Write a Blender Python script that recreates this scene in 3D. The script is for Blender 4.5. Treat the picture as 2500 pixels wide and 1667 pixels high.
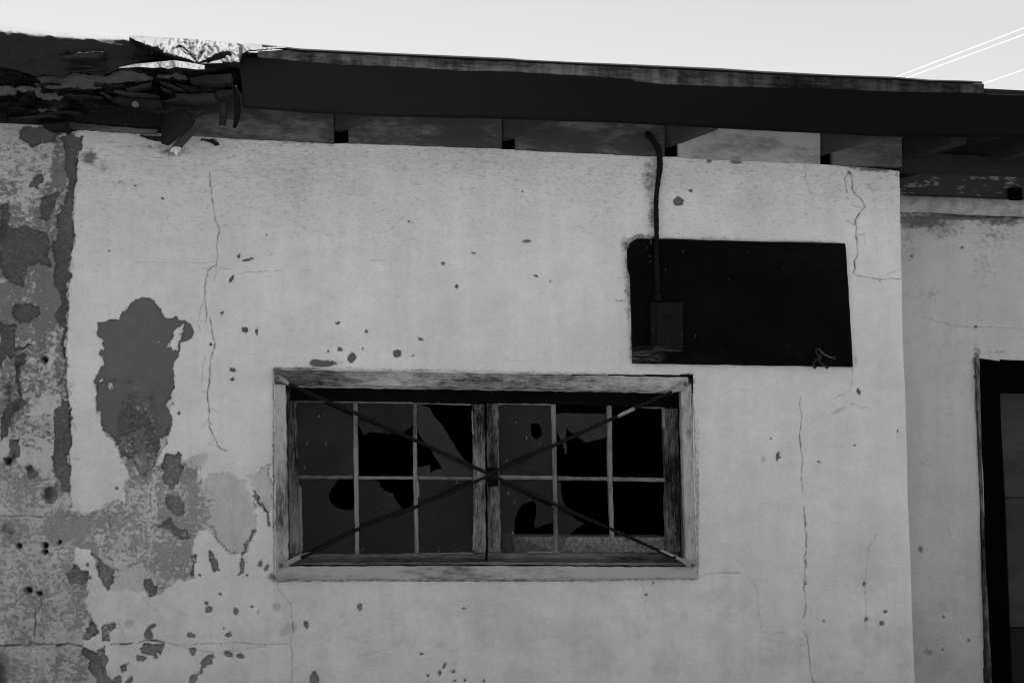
import bpy, math, random
import numpy as np
from mathutils import Vector, Matrix

random.seed(7)
RNG = np.random.default_rng(11)
for o in list(bpy.data.objects):
    bpy.data.objects.remove(o, do_unlink=True)
SC = bpy.context.scene
COL = SC.collection

# ------------------------------------------------------------------ camera
YAW, PITCH, ROLL = math.radians(6.4), math.radians(7.5), math.radians(0.6)
LENS = 40.0
CAM = Vector((0.0, -4.2, 1.6))
f_ = Vector((math.sin(YAW)*math.cos(PITCH), math.cos(YAW)*math.cos(PITCH), math.sin(PITCH)))
r0 = Vector((math.cos(YAW), -math.sin(YAW), 0.0))
u0 = r0.cross(f_)
r_ = r0*math.cos(ROLL) + u0*math.sin(ROLL)
u_ = u0*math.cos(ROLL) - r0*math.sin(ROLL)
cam_d = bpy.data.cameras.new("camera")
cam_d.lens = LENS
cam_d.sensor_width = 36.0
cam_d.clip_start = 0.05
cam_d.clip_end = 3000.0
cam = bpy.data.objects.new("camera", cam_d)
COL.objects.link(cam)
m = Matrix(((r_.x, u_.x, -f_.x, CAM.x), (r_.y, u_.y, -f_.y, CAM.y), (r_.z, u_.z, -f_.z, CAM.z), (0, 0, 0, 1)))
cam.matrix_world = m
SC.camera = cam

# ------------------------------------------------------------------ light
SUN_EL, SUN_AZ = 72.0, 12.0      # degrees; azimuth from +Y (behind the house) towards -X
SKY_STRENGTH, SUN_STRENGTH, EXPOSURE = 0.05, 4.0, 2.25
world = bpy.data.worlds.new("World")
SC.world = world
world.use_nodes = True
wn = world.node_tree
wn.nodes.clear()
wo = wn.nodes.new("ShaderNodeOutputWorld")
wb = wn.nodes.new("ShaderNodeBackground")
wbw = wn.nodes.new("ShaderNodeRGBToBW")
ws = wn.nodes.new("ShaderNodeTexSky")
ws.sky_type = 'NISHITA'
ws.sun_disc = False
ws.sun_elevation = math.radians(SUN_EL)
ws.sun_rotation = math.radians(-SUN_AZ)
ws.air_density = 1.0
ws.dust_density = 0.6
ws.ozone_density = 1.0
wn.links.new(ws.outputs[0], wbw.inputs[0])
wn.links.new(wbw.outputs[0], wb.inputs[0])
wb.inputs[1].default_value = SKY_STRENGTH
wn.links.new(wb.outputs[0], wo.inputs[0])
sl = bpy.data.lights.new("sun", 'SUN')
sl.energy = SUN_STRENGTH
sl.angle = math.radians(0.53)
sl.color = (1.0, 1.0, 1.0)       # black and white photograph: neutral light
sun = bpy.data.objects.new("sun", sl)
COL.objects.link(sun)
sd_ = Vector((-math.sin(math.radians(SUN_AZ))*math.cos(math.radians(SUN_EL)),
              math.cos(math.radians(SUN_AZ))*math.cos(math.radians(SUN_EL)), math.sin(math.radians(SUN_EL))))
sun.rotation_euler = (-sd_).to_track_quat('-Z', 'Y').to_euler()
sun.location = (0, 6, 9)
SC.view_settings.view_transform = 'Standard'
SC.view_settings.look = 'None'
SC.view_settings.gamma = 1.0
SC.view_settings.exposure = EXPOSURE
SC.view_settings.use_curve_mapping = False
SC.render.engine = 'CYCLES'
SC.cycles.use_denoising = True
SC.cycles.denoising_prefilter = 'ACCURATE'
SC.cycles.filter_width = 1.15
SC.cycles.sample_clamp_indirect = 3.0
SC.cycles.max_bounces = 8
SC.cycles.transparent_max_bounces = 12

# ------------------------------------------------------------------ measuring: photo point (u, v) on the plane y = -d
FPX = LENS/36.0*2500.0
def P(u, v, d=0.0):
    dr = f_ + r_*((u-1250.0)/FPX) + u_*((833.5-v)/FPX)
    t = (-d - CAM.y)/dr.y
    return CAM + dr*t
def to_px(X, Y, Z):
    qx, qy, qz = X-CAM.x, Y-CAM.y, Z-CAM.z
    a = qx*r_.x+qy*r_.y+qz*r_.z
    b = qx*u_.x+qy*u_.y+qz*u_.z
    c = np.maximum(qx*f_.x+qy*f_.y+qz*f_.z, 0.05)
    return 1250.0+FPX*a/c, 833.5-FPX*b/c
def interp(poly, x):
    return np.interp(x, [p[0] for p in poly], [p[1] for p in poly])

# ------------------------------------------------------------------ value noise in numpy
_lat = {}
def vnoise(x, y, seed=0):
    if seed not in _lat:
        _lat[seed] = np.random.default_rng(seed+100).random((256, 256))
    L = _lat[seed]
    xi = np.floor(x).astype(int); yi = np.floor(y).astype(int)
    fx = x-xi; fy = y-yi
    fx = fx*fx*(3-2*fx); fy = fy*fy*(3-2*fy)
    a = L[xi & 255, yi & 255]; b = L[(xi+1) & 255, yi & 255]
    c = L[xi & 255, (yi+1) & 255]; d = L[(xi+1) & 255, (yi+1) & 255]
    return (a*(1-fx)+b*fx)*(1-fy)+(c*(1-fx)+d*fx)*fy
def fbm(x, y, seed=0, octv=4, rough=0.55):
    s = 0; a = 1; t = 0
    for k in range(octv):
        s = s + a*vnoise(x*2**k+k*17.3, y*2**k+k*9.1, seed+k); t += a; a *= rough
    return s/t

# ------------------------------------------------------------------ materials
def new_mat(name):
    mt = bpy.data.materials.new(name); mt.use_nodes = True
    nt = mt.node_tree; nt.nodes.clear()
    out = nt.nodes.new("ShaderNodeOutputMaterial")
    bs = nt.nodes.new("ShaderNodeBsdfPrincipled")
    nt.links.new(bs.outputs[0], out.inputs[0])
    return mt, nt, bs, out
class N:
    """small helper that chains shader nodes"""
    def __init__(s, nt): s.nt = nt
    def link(s, a, b): s.nt.links.new(a, b)
    def val(s, x, sock):
        if isinstance(x, (int, float)): sock.default_value = x
        elif isinstance(x, tuple): sock.default_value = x
        else: s.link(x, sock)
    def math(s, op, a, b=0.0, clamp=False):
        n = s.nt.nodes.new("ShaderNodeMath"); n.operation = op; n.use_clamp = clamp
        s.val(a, n.inputs[0]); s.val(b, n.inputs[1]); return n.outputs[0]
    def add(s, a, b): return s.math('ADD', a, b)
    def mul(s, a, b): return s.math('MULTIPLY', a, b)
    def sub(s, a, b): return s.math('SUBTRACT', a, b)
    def step(s, x, lo, hi, a=0.0, b=1.0):
        n = s.nt.nodes.new("ShaderNodeMapRange"); n.interpolation_type = 'SMOOTHSTEP'
        s.val(x, n.inputs[0]); n.inputs[1].default_value = lo; n.inputs[2].default_value = hi
        n.inputs[3].default_value = a; n.inputs[4].default_value = b; return n.outputs[0]
    def attr(s, name):
        n = s.nt.nodes.new("ShaderNodeAttribute"); n.attribute_name = name; return n.outputs['Fac']
    def coord(s, scale=(1, 1, 1), rnd=False):
        tc = s.nt.nodes.new("ShaderNodeTexCoord"); mp = s.nt.nodes.new("ShaderNodeMapping")
        s.link(tc.outputs['Object'], mp.inputs[0]); mp.inputs['Scale'].default_value = scale
        if rnd:
            oi = s.nt.nodes.new("ShaderNodeObjectInfo")
            c = s.nt.nodes.new("ShaderNodeCombineXYZ")
            k = s.mul(oi.outputs['Random'], 37.0)
            for i in range(3): s.link(k, c.inputs[i])
            s.link(c.outputs[0], mp.inputs['Location'])
        return mp.outputs[0]
    def noise(s, vec, scale, detail=4.0, rough=0.55, dist=0.0):
        n = s.nt.nodes.new("ShaderNodeTexNoise"); s.link(vec, n.inputs['Vector'])
        n.inputs['Scale'].default_value = scale; n.inputs['Detail'].default_value = detail
        n.inputs['Roughness'].default_value = rough; n.inputs['Distortion'].default_value = dist
        return n.outputs[0]
    def voro(s, vec, scale):
        n = s.nt.nodes.new("ShaderNodeTexVoronoi"); s.link(vec, n.inputs['Vector'])
        n.inputs['Scale'].default_value = scale; return n.outputs['Distance']
    def mix(s, f, a, b):   # grey values
        n = s.nt.nodes.new("ShaderNodeMix"); n.data_type = 'FLOAT'
        s.val(f, n.inputs[0]); s.val(a, n.inputs[2]); s.val(b, n.inputs[3]); return n.outputs[0]
    def grey(s, v):
        n = s.nt.nodes.new("ShaderNodeCombineColor")
        for i in range(3): s.val(v, n.inputs[i])
        return n.outputs[0]
    def bump(s, h, strength, dist=0.002):
        n = s.nt.nodes.new("ShaderNodeBump"); s.link(h, n.inputs['Height'])
        n.inputs['Strength'].default_value = strength; n.inputs['Distance'].default_value = dist
        return n.outputs[0]

COAT, WASH, UNDER, DEEP = 0.80, 0.55, 0.135, 0.03
def plaster_material(name, coat=COAT, wash=WASH, under=UNDER):
    mt, nt, bs, out = new_mat(name); n = N(nt)
    c = n.coord((1, 1, 1)); ch = n.coord((0.4, 1, 1.25))
    peel = n.attr("peel"); mott = n.attr("mott"); washa = n.attr("wash"); crack_and_lip_shade = n.attr("crack_and_lip_shade")
    grime = n.attr("grime"); tone = n.attr("tone"); rough = n.attr("coarse")
    soft = n.attr('soft'); fade = n.attr('fade'); fine = n.noise(c, 170, 3, 0.6); fine2 = n.noise(c, 420, 2, 0.6)
    pm = n.step(n.add(peel, n.add(n.mul(n.sub(n.noise(c, 120, 5, 0.75), 0.5), 2.0), n.mul(n.sub(n.noise(c, 38, 4, 0.7), 0.5), 1.4))), -0.10, 0.10)
    fd = n.step(n.add(n.mul(n.sub(n.noise(n.coord((0.8, 1, 1)), 90, 8, 0.8), 0.5), 4.0), n.mul(n.sub(fade, 0.5), 2.0)), -0.2, 0.35)
    pm = n.mul(pm, n.sub(1.0, n.mul(fd, 0.75)))
    # worn, speckled wash over the undercoat
    mn = n.add(n.mul(n.noise(n.coord((0.8, 1, 0.95)), 80, 8, 0.78, 0.2), 0.75), n.mul(n.noise(n.coord((0.9, 1, 0.8)), 24, 5, 0.7), 0.25))
    mm = n.step(n.add(n.mul(n.sub(mn, 0.5), 4.2), n.mul(n.sub(mott, 0.5), 2.0)), -0.16, 0.30)
    ws_ = n.step(n.add(washa, n.mul(n.sub(n.noise(c, 60, 5, 0.65), 0.5), 0.6)), 0.4, 0.6)
    # coat tone: clouds, brush drags, pits with their hollow shade put into the colour
    cl = n.noise(c, 2.3, 5, 0.6); cl2 = n.noise(ch, 14, 5, 0.6)
    coatv = n.mul(n.add(0.90, n.mul(n.sub(cl, 0.5), 0.20)), coat)
    coatv = n.mul(coatv, n.add(1.0, n.mul(n.sub(cl2, 0.5), 0.16)))
    coatv = n.mul(coatv, n.add(1.0, n.add(n.mul(n.sub(fine, 0.5), 0.20), n.mul(n.sub(n.noise(c, 60, 6, 0.75), 0.5), 0.22))))
    pv = n.noise(n.coord((0.45, 1, 1)), 95, 3, 0.65)
    pv2 = n.noise(n.coord((0.5, 1, 1)), 210, 3, 0.6)
    pits = n.add(n.mul(n.step(n.add(pv, n.mul(rough, 0.12)), 0.60, 0.84), 0.28), n.mul(n.step(n.add(pv2, n.mul(rough, 0.06)), 0.60, 0.80), 0.22))
    coatv = n.mul(coatv, n.sub(1.0, pits))
    wv = n.mul(n.add(1.0, n.mul(n.sub(n.noise(n.coord((1.3, 1, 0.7)), 14, 7, 0.74), 0.5), 0.8)), wash)
    wv = n.mul(wv, n.add(1.0, n.mul(n.sub(fine, 0.5), 0.35)))
    v = n.mix(ws_, coatv, wv)
    uv_ = n.mul(n.add(1.0, n.add(n.mul(n.sub(n.noise(c, 22, 6, 0.7), 0.5), 0.5), n.mul(n.sub(fine2, 0.5), 0.5))), under)
    flecks = n.step(n.noise(c, 75, 4, 0.7), 0.70, 0.74)
    uv_ = n.mix(n.mul(flecks, 0.6), uv_, n.mul(coatv, 0.8))
    uv_ = n.mul(uv_, n.add(1.0, n.mul(soft, 0.75)))
    uvm = n.add(n.mul(uv_, 1.1), n.mul(soft, 0.05))
    v = n.mix(n.mul(mm, 0.88), v, uvm)
    v = n.mix(pm, v, uv_)
    # mildew and soot: fine specks where the dirt sits
    gs = n.noise(n.coord((0.7, 1, 1)), 55, 7, 0.75)
    gm = n.step(n.add(n.mul(n.sub(gs, 0.5), 2.6), n.mul(n.sub(grime, 0.5), 2.2)), -0.55, 0.45)
    v = n.mix(n.mul(gm, 0.82), v, 0.05)
    v = n.mix(n.math('MULTIPLY', crack_and_lip_shade, 1.0, True), v, 0.02)
    v = n.mul(v, tone)
    n.link(n.grey(v), bs.inputs['Base Color'])
    bs.inputs['Roughness'].default_value = 0.85
    bs.inputs['Specular IOR Level'].default_value = 0.2
    hb = n.add(n.mul(n.noise(n.coord((0.45, 1, 1)), 75, 7, 0.7), n.add(0.35, n.mul(rough, 1.5))), n.mul(fine, 0.35))
    hb = n.sub(hb, n.mul(mm, 0.35)); hb = n.sub(hb, n.mul(pm, 0.7))
    n.link(n.bump(hb, 1.0, 0.0060), bs.inputs['Normal'])
    return mt

def wood_material(name, dark, light, cover, axis='X', rough=0.85, patch=3.0, contrast=0.25, spec=0.1, gw=0.42, fade_x=None):
    """weathered painted wood: light paint left on dark grain; cover 0..1 = paint that is left"""
    mt, nt, bs, out = new_mat(name); n = N(nt)
    s = {'X': (0.06, 1, 1), 'Z': (1, 1, 0.06), 'Y': (1, 0.06, 1)}[axis]
    s2 = {'X': (0.35, 1, 1), 'Z': (1, 1, 0.35), 'Y': (1, 0.35, 1)}[axis]
    g = n.add(n.mul(n.noise(n.coord(s, True), 330, 5, 0.7, 0.5), 0.75), n.mul(n.noise(n.coord((1, 1, 1), True), 160, 4, 0.7), 0.25))
    pt = n.noise(n.coord(s2, True), patch, 6, 0.68)
    sp = n.noise(n.coord(s2, True), 60, 4, 0.7)
    t = n.add(n.add(n.mul(g, gw), n.mul(pt, 0.78)), n.mul(sp, 0.25))
    lo = 0.515+0.5*gw + (0.5-cover)*0.62
    k = n.step(t, lo-contrast*0.5, lo+contrast*0.5)
    v = n.mix(k, n.mul(n.add(1.0, n.mul(n.sub(g, 0.5), 2.6*gw+0.1)), dark), n.mul(n.add(1.0, n.mul(n.sub(g, 0.5), 1.4*gw+0.05)), light))
    if fade_x:
        sep = nt.nodes.new("ShaderNodeSeparateXYZ"); n.link(n.coord(), sep.inputs[0])
        if len(fade_x) > 4:                                     # run-down stains
            run = n.noise(n.coord((1, 1, 0.12)), 16, 4, 0.7)
            v = n.mul(v, n.step(run, 0.35, 0.62, 0.45, 1.15))
        v = n.mul(v, n.step(n.add(sep.outputs[0], n.mul(n.noise(n.coord(), 3.0, 4), 0.6)), fade_x[0], fade_x[1], fade_x[2], fade_x[3]))
    n.link(n.grey(v), bs.inputs['Base Color'])
    bs.inputs['Roughness'].default_value = rough
    bs.inputs['Specular IOR Level'].default_value = spec
    n.link(n.bump(n.add(g, n.mul(k, 0.4)), 0.6, 0.002), bs.inputs['Normal'])
    return mt

def plain_material(name, base, var=0.4, scale=30, rough=0.7, spec=0.3, metal=0.0, specks=0.0, speck_val=0.5, bump=0.3, stretch=(1, 1, 1)):
    mt, nt, bs, out = new_mat(name); n = N(nt)
    a = n.noise(n.coord(stretch, True), scale, 6, 0.65)
    b = n.noise(n.coord((1, 1, 1), True), scale*9, 3, 0.6)
    v = n.mul(n.add(1.0, n.add(n.mul(n.sub(a, 0.5), 2*var), n.mul(n.sub(b, 0.5), var))), base)
    if specks > 0:
        k = n.step(n.noise(n.coord((1, 1, 0.55), True), 95, 2, 0.55), 0.80-specks, 0.83-specks)
        v = n.mix(k, v, speck_val)
    n.link(n.grey(v), bs.inputs['Base Color'])
    bs.inputs['Roughness'].default_value = rough
    bs.inputs['Specular IOR Level'].default_value = spec
    bs.inputs['Metallic'].default_value = metal
    n.link(n.bump(n.add(a, n.mul(b, 0.6)), bump, 0.003), bs.inputs['Normal'])
    return mt

def glass_material(name, base_dust=0.012):
    mt, nt, bs, out = new_mat(name); n = N(nt)
    nt.nodes.remove(bs)
    tr = nt.nodes.new("ShaderNodeBsdfTransparent"); tr.inputs[0].default_value = (0.72, 0.72, 0.72, 1)
    gl = nt.nodes.new("ShaderNodeBsdfGlossy"); gl.inputs['Roughness'].default_value = 0.06
    df = nt.nodes.new("ShaderNodeBsdfDiffuse")
    fr = nt.nodes.new("ShaderNodeFresnel"); fr.inputs[0].default_value = 1.5
    m1 = nt.nodes.new("ShaderNodeMixShader"); m2 = nt.nodes.new("ShaderNodeMixShader")
    n.link(fr.outputs[0], m1.inputs[0]); n.link(tr.outputs[0], m1.inputs[1]); n.link(gl.outputs[0], m1.inputs[2])
    cl = n.noise(n.coord((1, 1, 0.6), True), 6, 5, 0.65)
    dust = n.add(base_dust, n.mul(n.step(cl, 0.35, 0.8), 0.045))
    sp = n.step(n.noise(n.coord((1, 1, 0.6), True), 80, 2, 0.5), 0.725, 0.76)
    fac = n.math('ADD', dust, n.mul(sp, 0.7), True)
    df.inputs[0].default_value = (0.33, 0.33, 0.33, 1)
    n.link(fac, m2.inputs[0]); n.link(m1.outputs[0], m2.inputs[1]); n.link(df.outputs[0], m2.inputs[2])
    n.link(m2.outputs[0], out.inputs[0])
    return mt

M = {}
M['plaster'] = plaster_material('plaster')
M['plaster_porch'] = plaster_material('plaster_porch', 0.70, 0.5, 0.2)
def graded_paint(name, a, b, x0, x1):
    # dark paint with a falloff towards the right put into its colour
    mt = plain_material(name, a, 0.25, 5, 0.85, 0.05, bump=0.15, stretch=(0.3, 1, 1))
    nt = mt.node_tree; n = N(nt); bs = [q for q in nt.nodes if q.type == 'BSDF_PRINCIPLED'][0]
    sep = nt.nodes.new("ShaderNodeSeparateXYZ"); n.link(n.coord(), sep.inputs[0])
    gx = n.step(n.add(sep.outputs[0], n.mul(n.noise(n.coord(), 2.0, 4), 0.5)), x0, x1, 1.0, b/a)
    v = n.mul(gx, n.mul(a, n.add(0.75, n.mul(n.noise(n.coord((0.3, 1, 1)), 8, 6, 0.7), 0.5))))
    scr = n.step(n.noise(n.coord((1, 1, 0.5)), 40, 3, 0.6), 0.76, 0.79)
    n.link(n.grey(n.mix(n.mul(scr, 0.5), v, 0.10)), bs.inputs['Base Color'])
    return mt
M['fascia_graded'] = graded_paint('fascia_graded_paint', 0.0170, 0.0055, -0.3, 2.0)
M['fascia_dark'] = plain_material('fascia_black_paint', 0.0062, 0.25, 5, 0.85, 0.05, specks=0.03, speck_val=0.10, bump=0.15, stretch=(0.3, 1, 1))
M['fascia'] = plain_material('fascia_paint', 0.0175, 0.25, 5, 0.85, 0.06, specks=0.03, speck_val=0.10, bump=0.15, stretch=(0.3, 1, 1))
M['felt'] = plain_material('roof_felt', 0.016, 0.6, 14, 0.7, 0.16, bump=0.5)
M['felt_grey'] = plain_material('torn_felt', 0.019, 0.9, 9, 0.60, 0.05, bump=0.35)
M['rot'] = plain_material('rotten_wood', 0.018, 1.0, 12, 0.9, 0.08, specks=0.07, speck_val=0.09, bump=0.9, stretch=(0.25, 1, 1))
def rot_layers():
    mt, nt, bs, out = new_mat('rotten_layers'); n = N(nt)
    c = n.coord(); band_ = n.attr('band')
    k = n.step(n.add(band_, n.mul(n.sub(n.noise(c, 110, 5, 0.75), 0.5), 1.2)), -0.08, 0.14)
    a = n.noise(n.coord((0.2, 1, 1)), 45, 7, 0.72); pt = n.noise(n.coord((0.5, 1, 1)), 14, 6, 0.7)
    dark = n.mul(n.add(0.25, n.add(n.mul(n.step(a, 0.35, 0.75), 1.6), n.mul(n.step(pt, 0.48, 0.75), 2.6))), 0.013)
    gr = n.noise(c, 190, 3, 0.7)
    grain = n.mul(n.add(0.55, n.mul(n.noise(c, 40, 6, 0.75), 0.9)), 0.082)
    grain = n.mix(n.step(gr, 0.60, 0.68), grain, 0.015)
    n.link(n.grey(n.mix(k, dark, grain)), bs.inputs['Base Color'])
    bs.inputs['Roughness'].default_value = 0.95; bs.inputs['Specular IOR Level'].default_value = 0.05
    n.link(n.bump(n.add(a, n.mul(gr, 0.6)), 0.8, 0.004), bs.inputs['Normal'])
    return mt
M['rot_layers'] = rot_layers()
M['mortar'] = plain_material('grainy_mortar', 0.066, 1.1, 75, 0.95, 0.1, specks=0.16, speck_val=0.012, bump=1.0)
M['trim'] = wood_material('worn_trim_wood', 0.024, 0.21, 0.50, 'X', patch=9, contrast=0.3, spec=0.05, fade_x=(0.7, 2.0, 1.15, 0.42, 1))
M['trim_dark'] = wood_material('worn_trim_wood_dark', 0.014, 0.12, 0.42, 'X', patch=9, contrast=0.3, spec=0.05)
M['old_board'] = wood_material('old_grey_board', 0.016, 0.044, 0.5, 'X', patch=12, contrast=0.4, spec=0.05)
M['old_board2'] = plain_material('old_torn_lath', 0.022, 1.0, 30, 0.95, 0.05, bump=0.9, stretch=(0.2, 1, 1))
M['lip'] = plain_material('felt_edge', 0.010, 0.5, 14, 0.95, 0.02, bump=0.3)
M['block_dark'] = wood_material('stained_board', 0.058, 0.19, 0.40, 'X', patch=11, contrast=0.22, spec=0.05, gw=0.12)
M['block_light'] = wood_material('whitewashed_board', 0.16, 0.40, 0.60, 'X', patch=9, gw=0.14)
M['block_mid'] = wood_material('grey_board', 0.05, 0.14, 0.55, 'X', patch=8, gw=0.2)
M['frieze'] = wood_material('flaking_frieze', 0.050, 0.24, 0.40, 'X', patch=18, contrast=0.04, gw=0.06)
M['rafter'] = plain_material('rafter_wood', 0.048, 0.6, 20, 0.85, 0.2, bump=0.5, stretch=(0.4, 1, 0.6))
M['dark_wood'] = plain_material('dark_wood', 0.014, 0.6, 20, 0.85, 0.2, bump=0.5, stretch=(0.2, 1, 1))
M['case_x'] = wood_material('casing_wood', 0.022, 0.43, 0.66, 'X', patch=7, contrast=0.30, gw=0.34)
M['case_top'] = wood_material('casing_wood_head', 0.014, 0.42, 0.50, 'X', patch=5, contrast=0.30, gw=0.42, fade_x=(-0.15, 0.45, 0.30, 1.2))
M['case_z'] = wood_material('casing_wood_side', 0.022, 0.45, 0.63, 'Z', patch=7, contrast=0.30, gw=0.36)
M['sash_z'] = wood_material('sash_wood', 0.008, 0.27, 0.45, 'Z', patch=7, contrast=0.30, gw=0.6)
M['sash_x'] = wood_material('sash_wood_rail', 0.018, 0.24, 0.46, 'X', patch=4.5, contrast=0.4)
M['muntin_z'] = wood_material('muntin_wood', 0.05, 0.24, 0.62, 'Z', patch=9)
M['muntin_x'] = wood_material('muntin_wood_rail', 0.05, 0.24, 0.62, 'X', patch=9)
M['black_rail'] = plain_material('black_rail', 0.005, 0.6, 10, 0.85, 0.05, specks=0.05, speck_val=0.2)
M['black_board'] = plain_material('black_board', 0.0018, 0.5, 9, 0.85, 0.04, specks=0.075, speck_val=0.06, bump=0.3, stretch=(0.15, 1, 1))
M['box'] = plain_material('box_paint', 0.010, 0.3, 12, 0.8, 0.06, specks=0.10, speck_val=0.22, bump=0.2)
M['cable'] = plain_material('cable_paint', 0.006, 0.5, 25, 0.75, 0.1, specks=0.05, speck_val=0.2)
M['wire'] = plain_material('wire_insulation', 0.09, 0.3, 40, 0.5, 0.4)
M['wire_dark'] = plain_material('wire_dark', 0.016, 0.5, 60, 0.7, 0.3)
M['rod'] = plain_material('rod_iron', 0.009, 0.6, 40, 0.75, 0.1, specks=0.05, speck_val=0.3)
M['rod_worn'] = plain_material('rod_worn', 0.27, 0.6, 60, 0.55, 0.4)
M['glass'] = glass_material('dusty_glass')
M['glass_dusty'] = glass_material('dirty_glass', 0.055)
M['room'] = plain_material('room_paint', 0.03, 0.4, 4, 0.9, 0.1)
M['ledge'] = plain_material('ledge_plaster', 0.60, 1.8, 70, 0.9, 0.1, bump=0.8)
M['cornice'] = plain_material('cornice_plaster', 0.40, 1.0, 14, 0.9, 0.1, specks=0.07, speck_val=0.12, bump=0.9)
M['jamb'] = plain_material('black_jamb', 0.0012, 0.4, 8, 0.9, 0.03)
M['door_plank'] = wood_material('door_plank', 0.035, 0.085, 0.5, 'X', patch=5, gw=0.18, contrast=0.5)
M['overhead'] = plain_material('bare_aluminium', 0.62, 0.05, 30, 0.4, 0.5, metal=0.0, bump=0.0)
M['ground'] = plain_material('dry_ground', 0.35, 0.3, 3, 0.95, 0.1)
M['white_plug'] = plain_material('white_plug', 0.13, 0.2, 40, 0.8, 0.2)

# ------------------------------------------------------------------ object helpers
def mesh_obj(name, verts, faces, mat, parent=None, smooth=False):
    me = bpy.data.meshes.new(name)
    me.from_pydata([tuple(v) for v in verts], [], faces)
    me.materials.append(mat)
    me.validate(); me.update()
    if smooth:
        me.polygons.foreach_set("use_smooth", [True]*len(me.polygons))
    o = bpy.data.objects.new(name, me)
    COL.objects.link(o)
    if parent is not None:
        o.parent = parent
        o.matrix_parent_inverse = Matrix.Translation(-world_loc(parent))
    return o
def world_loc(o):
    return o.get("_loc_v") and Vector(o["_loc_v"]) or Vector((0, 0, 0))
def thing(name, label, cat, loc, group=None):
    o = bpy.data.objects.new(name, None); COL.objects.link(o)
    o.location = loc; o.empty_display_size = 0.1
    o["_loc_v"] = list(loc)
    o["label"] = label; o["category"] = cat
    if group: o["group"] = group
    return o
def fix_normals(o):
    import bmesh
    bm = bmesh.new(); bm.from_mesh(o.data)
    bmesh.ops.recalc_face_normals(bm, faces=bm.faces)
    bm.to_mesh(o.data); bm.free()

def resample(pts, step):
    """closed polygon of (x, z), every edge cut into pieces of about step"""
    out = []
    for i in range(len(pts)):
        a, b = pts[i], pts[(i+1) % len(pts)]
        L = math.hypot(b[0]-a[0], b[1]-a[1]); k = max(1, int(round(L/step)))
        for j in range(k):
            out.append((a[0]+(b[0]-a[0])*j/k, a[1]+(b[1]-a[1])*j/k, j == 0))
    return out
def board(name, px, d, thick, mat, parent, jit=0.0012, step=0.035, cham=0.0022, warp=0.0):
    """a board whose face has the outline px (photo points) at distance d before the wall plane"""
    w = [P(u, v, d) for u, v in px]
    pts = [(p.x, p.z) for p in w]
    area = sum(pts[i][0]*pts[(i+1) % len(pts)][1]-pts[(i+1) % len(pts)][0]*pts[i][1] for i in range(len(pts)))
    if area < 0: pts.reverse()
    rs = resample(pts, step)
    n = len(rs); ring = []
    for x, z, c in rs:
        j = jit*(0.5 if c else 1.0)
        ring.append((x+random.uniform(-j, j), z+random.uniform(-j, j)))
    inner = []
    for i in range(n):
        ax, az = ring[i-1]; bx, bz = ring[(i+1) % n]
        tx, tz = bx-ax, bz-az; L = math.hypot(tx, tz) or 1
        inner.append((ring[i][0]-tz/L*cham, ring[i][1]+tx/L*cham))
    y0 = -d
    V = [(x, y0, z) for x, z in inner]+[(x, y0+cham, z) for x, z in ring]+[(x, y0+thick, z) for x, z in ring]
    F = [tuple(range(n))]
    for i in range(n):
        k = (i+1) % n
        F.append((n+i, n+k, k, i)); F.append((2*n+i, 2*n+k, n+k, n+i))
    F.append(tuple(range(3*n-1, 2*n-1, -1)))
    o = mesh_obj(name, V, F, mat, parent)
    return o
def tube(name, pts, rad, mat, parent, sides=10, cap=True):
    pts = [Vector(p) for p in pts]
    n = len(pts); rad = [rad]*n if not hasattr(rad, '__len__') else rad
    V, F = [], []
    for i, p in enumerate(pts):
        t = (pts[min(i+1, n-1)]-pts[max(i-1, 0)]).normalized()
        a = t.cross(Vector((0, 1, 0))); a = a.normalized() if a.length > 1e-4 else Vector((1, 0, 0))
        b = t.cross(a).normalized()
        for k in range(sides):
            an = 2*math.pi*k/sides
            V.append(p+(a*math.cos(an)+b*math.sin(an))*rad[i])
    for i in range(n-1):
        for k in range(sides):
            q = (k+1) % sides
            F.append((i*sides+k, i*sides+q, (i+1)*sides+q, (i+1)*sides+k))
    if cap:
        F.append(tuple(range(sides-1, -1, -1))); F.append(tuple(range((n-1)*sides, n*sides)))
    o = mesh_obj(name, V, F, mat, parent, True)
    fix_normals(o)
    return o
def smooth_path(pts, n=8):
    out = []
    P_ = [Vector(p) for p in pts]
    for i in range(len(P_)-1):
        p0, p1, p2, p3 = P_[max(i-1, 0)], P_[i], P_[i+1], P_[min(i+2, len(P_)-1)]
        for j in range(n):
            t = j/n
            out.append(0.5*((2*p1)+(p2-p0)*t+(2*p0-5*p1+4*p2-p3)*t*t+(3*p1-p0-3*p2+p3)*t**3))
    out.append(P_[-1]); return out
def hexa(name, bottom, top, mat, parent):
    V = list(bottom)+list(top)
    F = [(0, 1, 2, 3), (7, 6, 5, 4), (0, 4, 5, 1), (1, 5, 6, 2), (2, 6, 7, 3), (3, 7, 4, 0)]
    o = mesh_obj(name, V, F, mat, parent); fix_normals(o); return o
def boxes(name, lst, mat, parent):
    V, F = [], []
    for x0, x1, y0, y1, z0, z1 in lst:
        b = len(V)
        V += [(x0, y0, z0), (x1, y0, z0), (x1, y1, z0), (x0, y1, z0), (x0, y0, z1), (x1, y0, z1), (x1, y1, z1), (x0, y1, z1)]
        F += [tuple(b+i for i in q) for q in [(0, 3, 2, 1), (4, 5, 6, 7), (0, 1, 5, 4), (1, 2, 6, 5), (2, 3, 7, 6), (3, 0, 4, 7)]]
    return mesh_obj(name, V, F, mat, parent)
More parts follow.
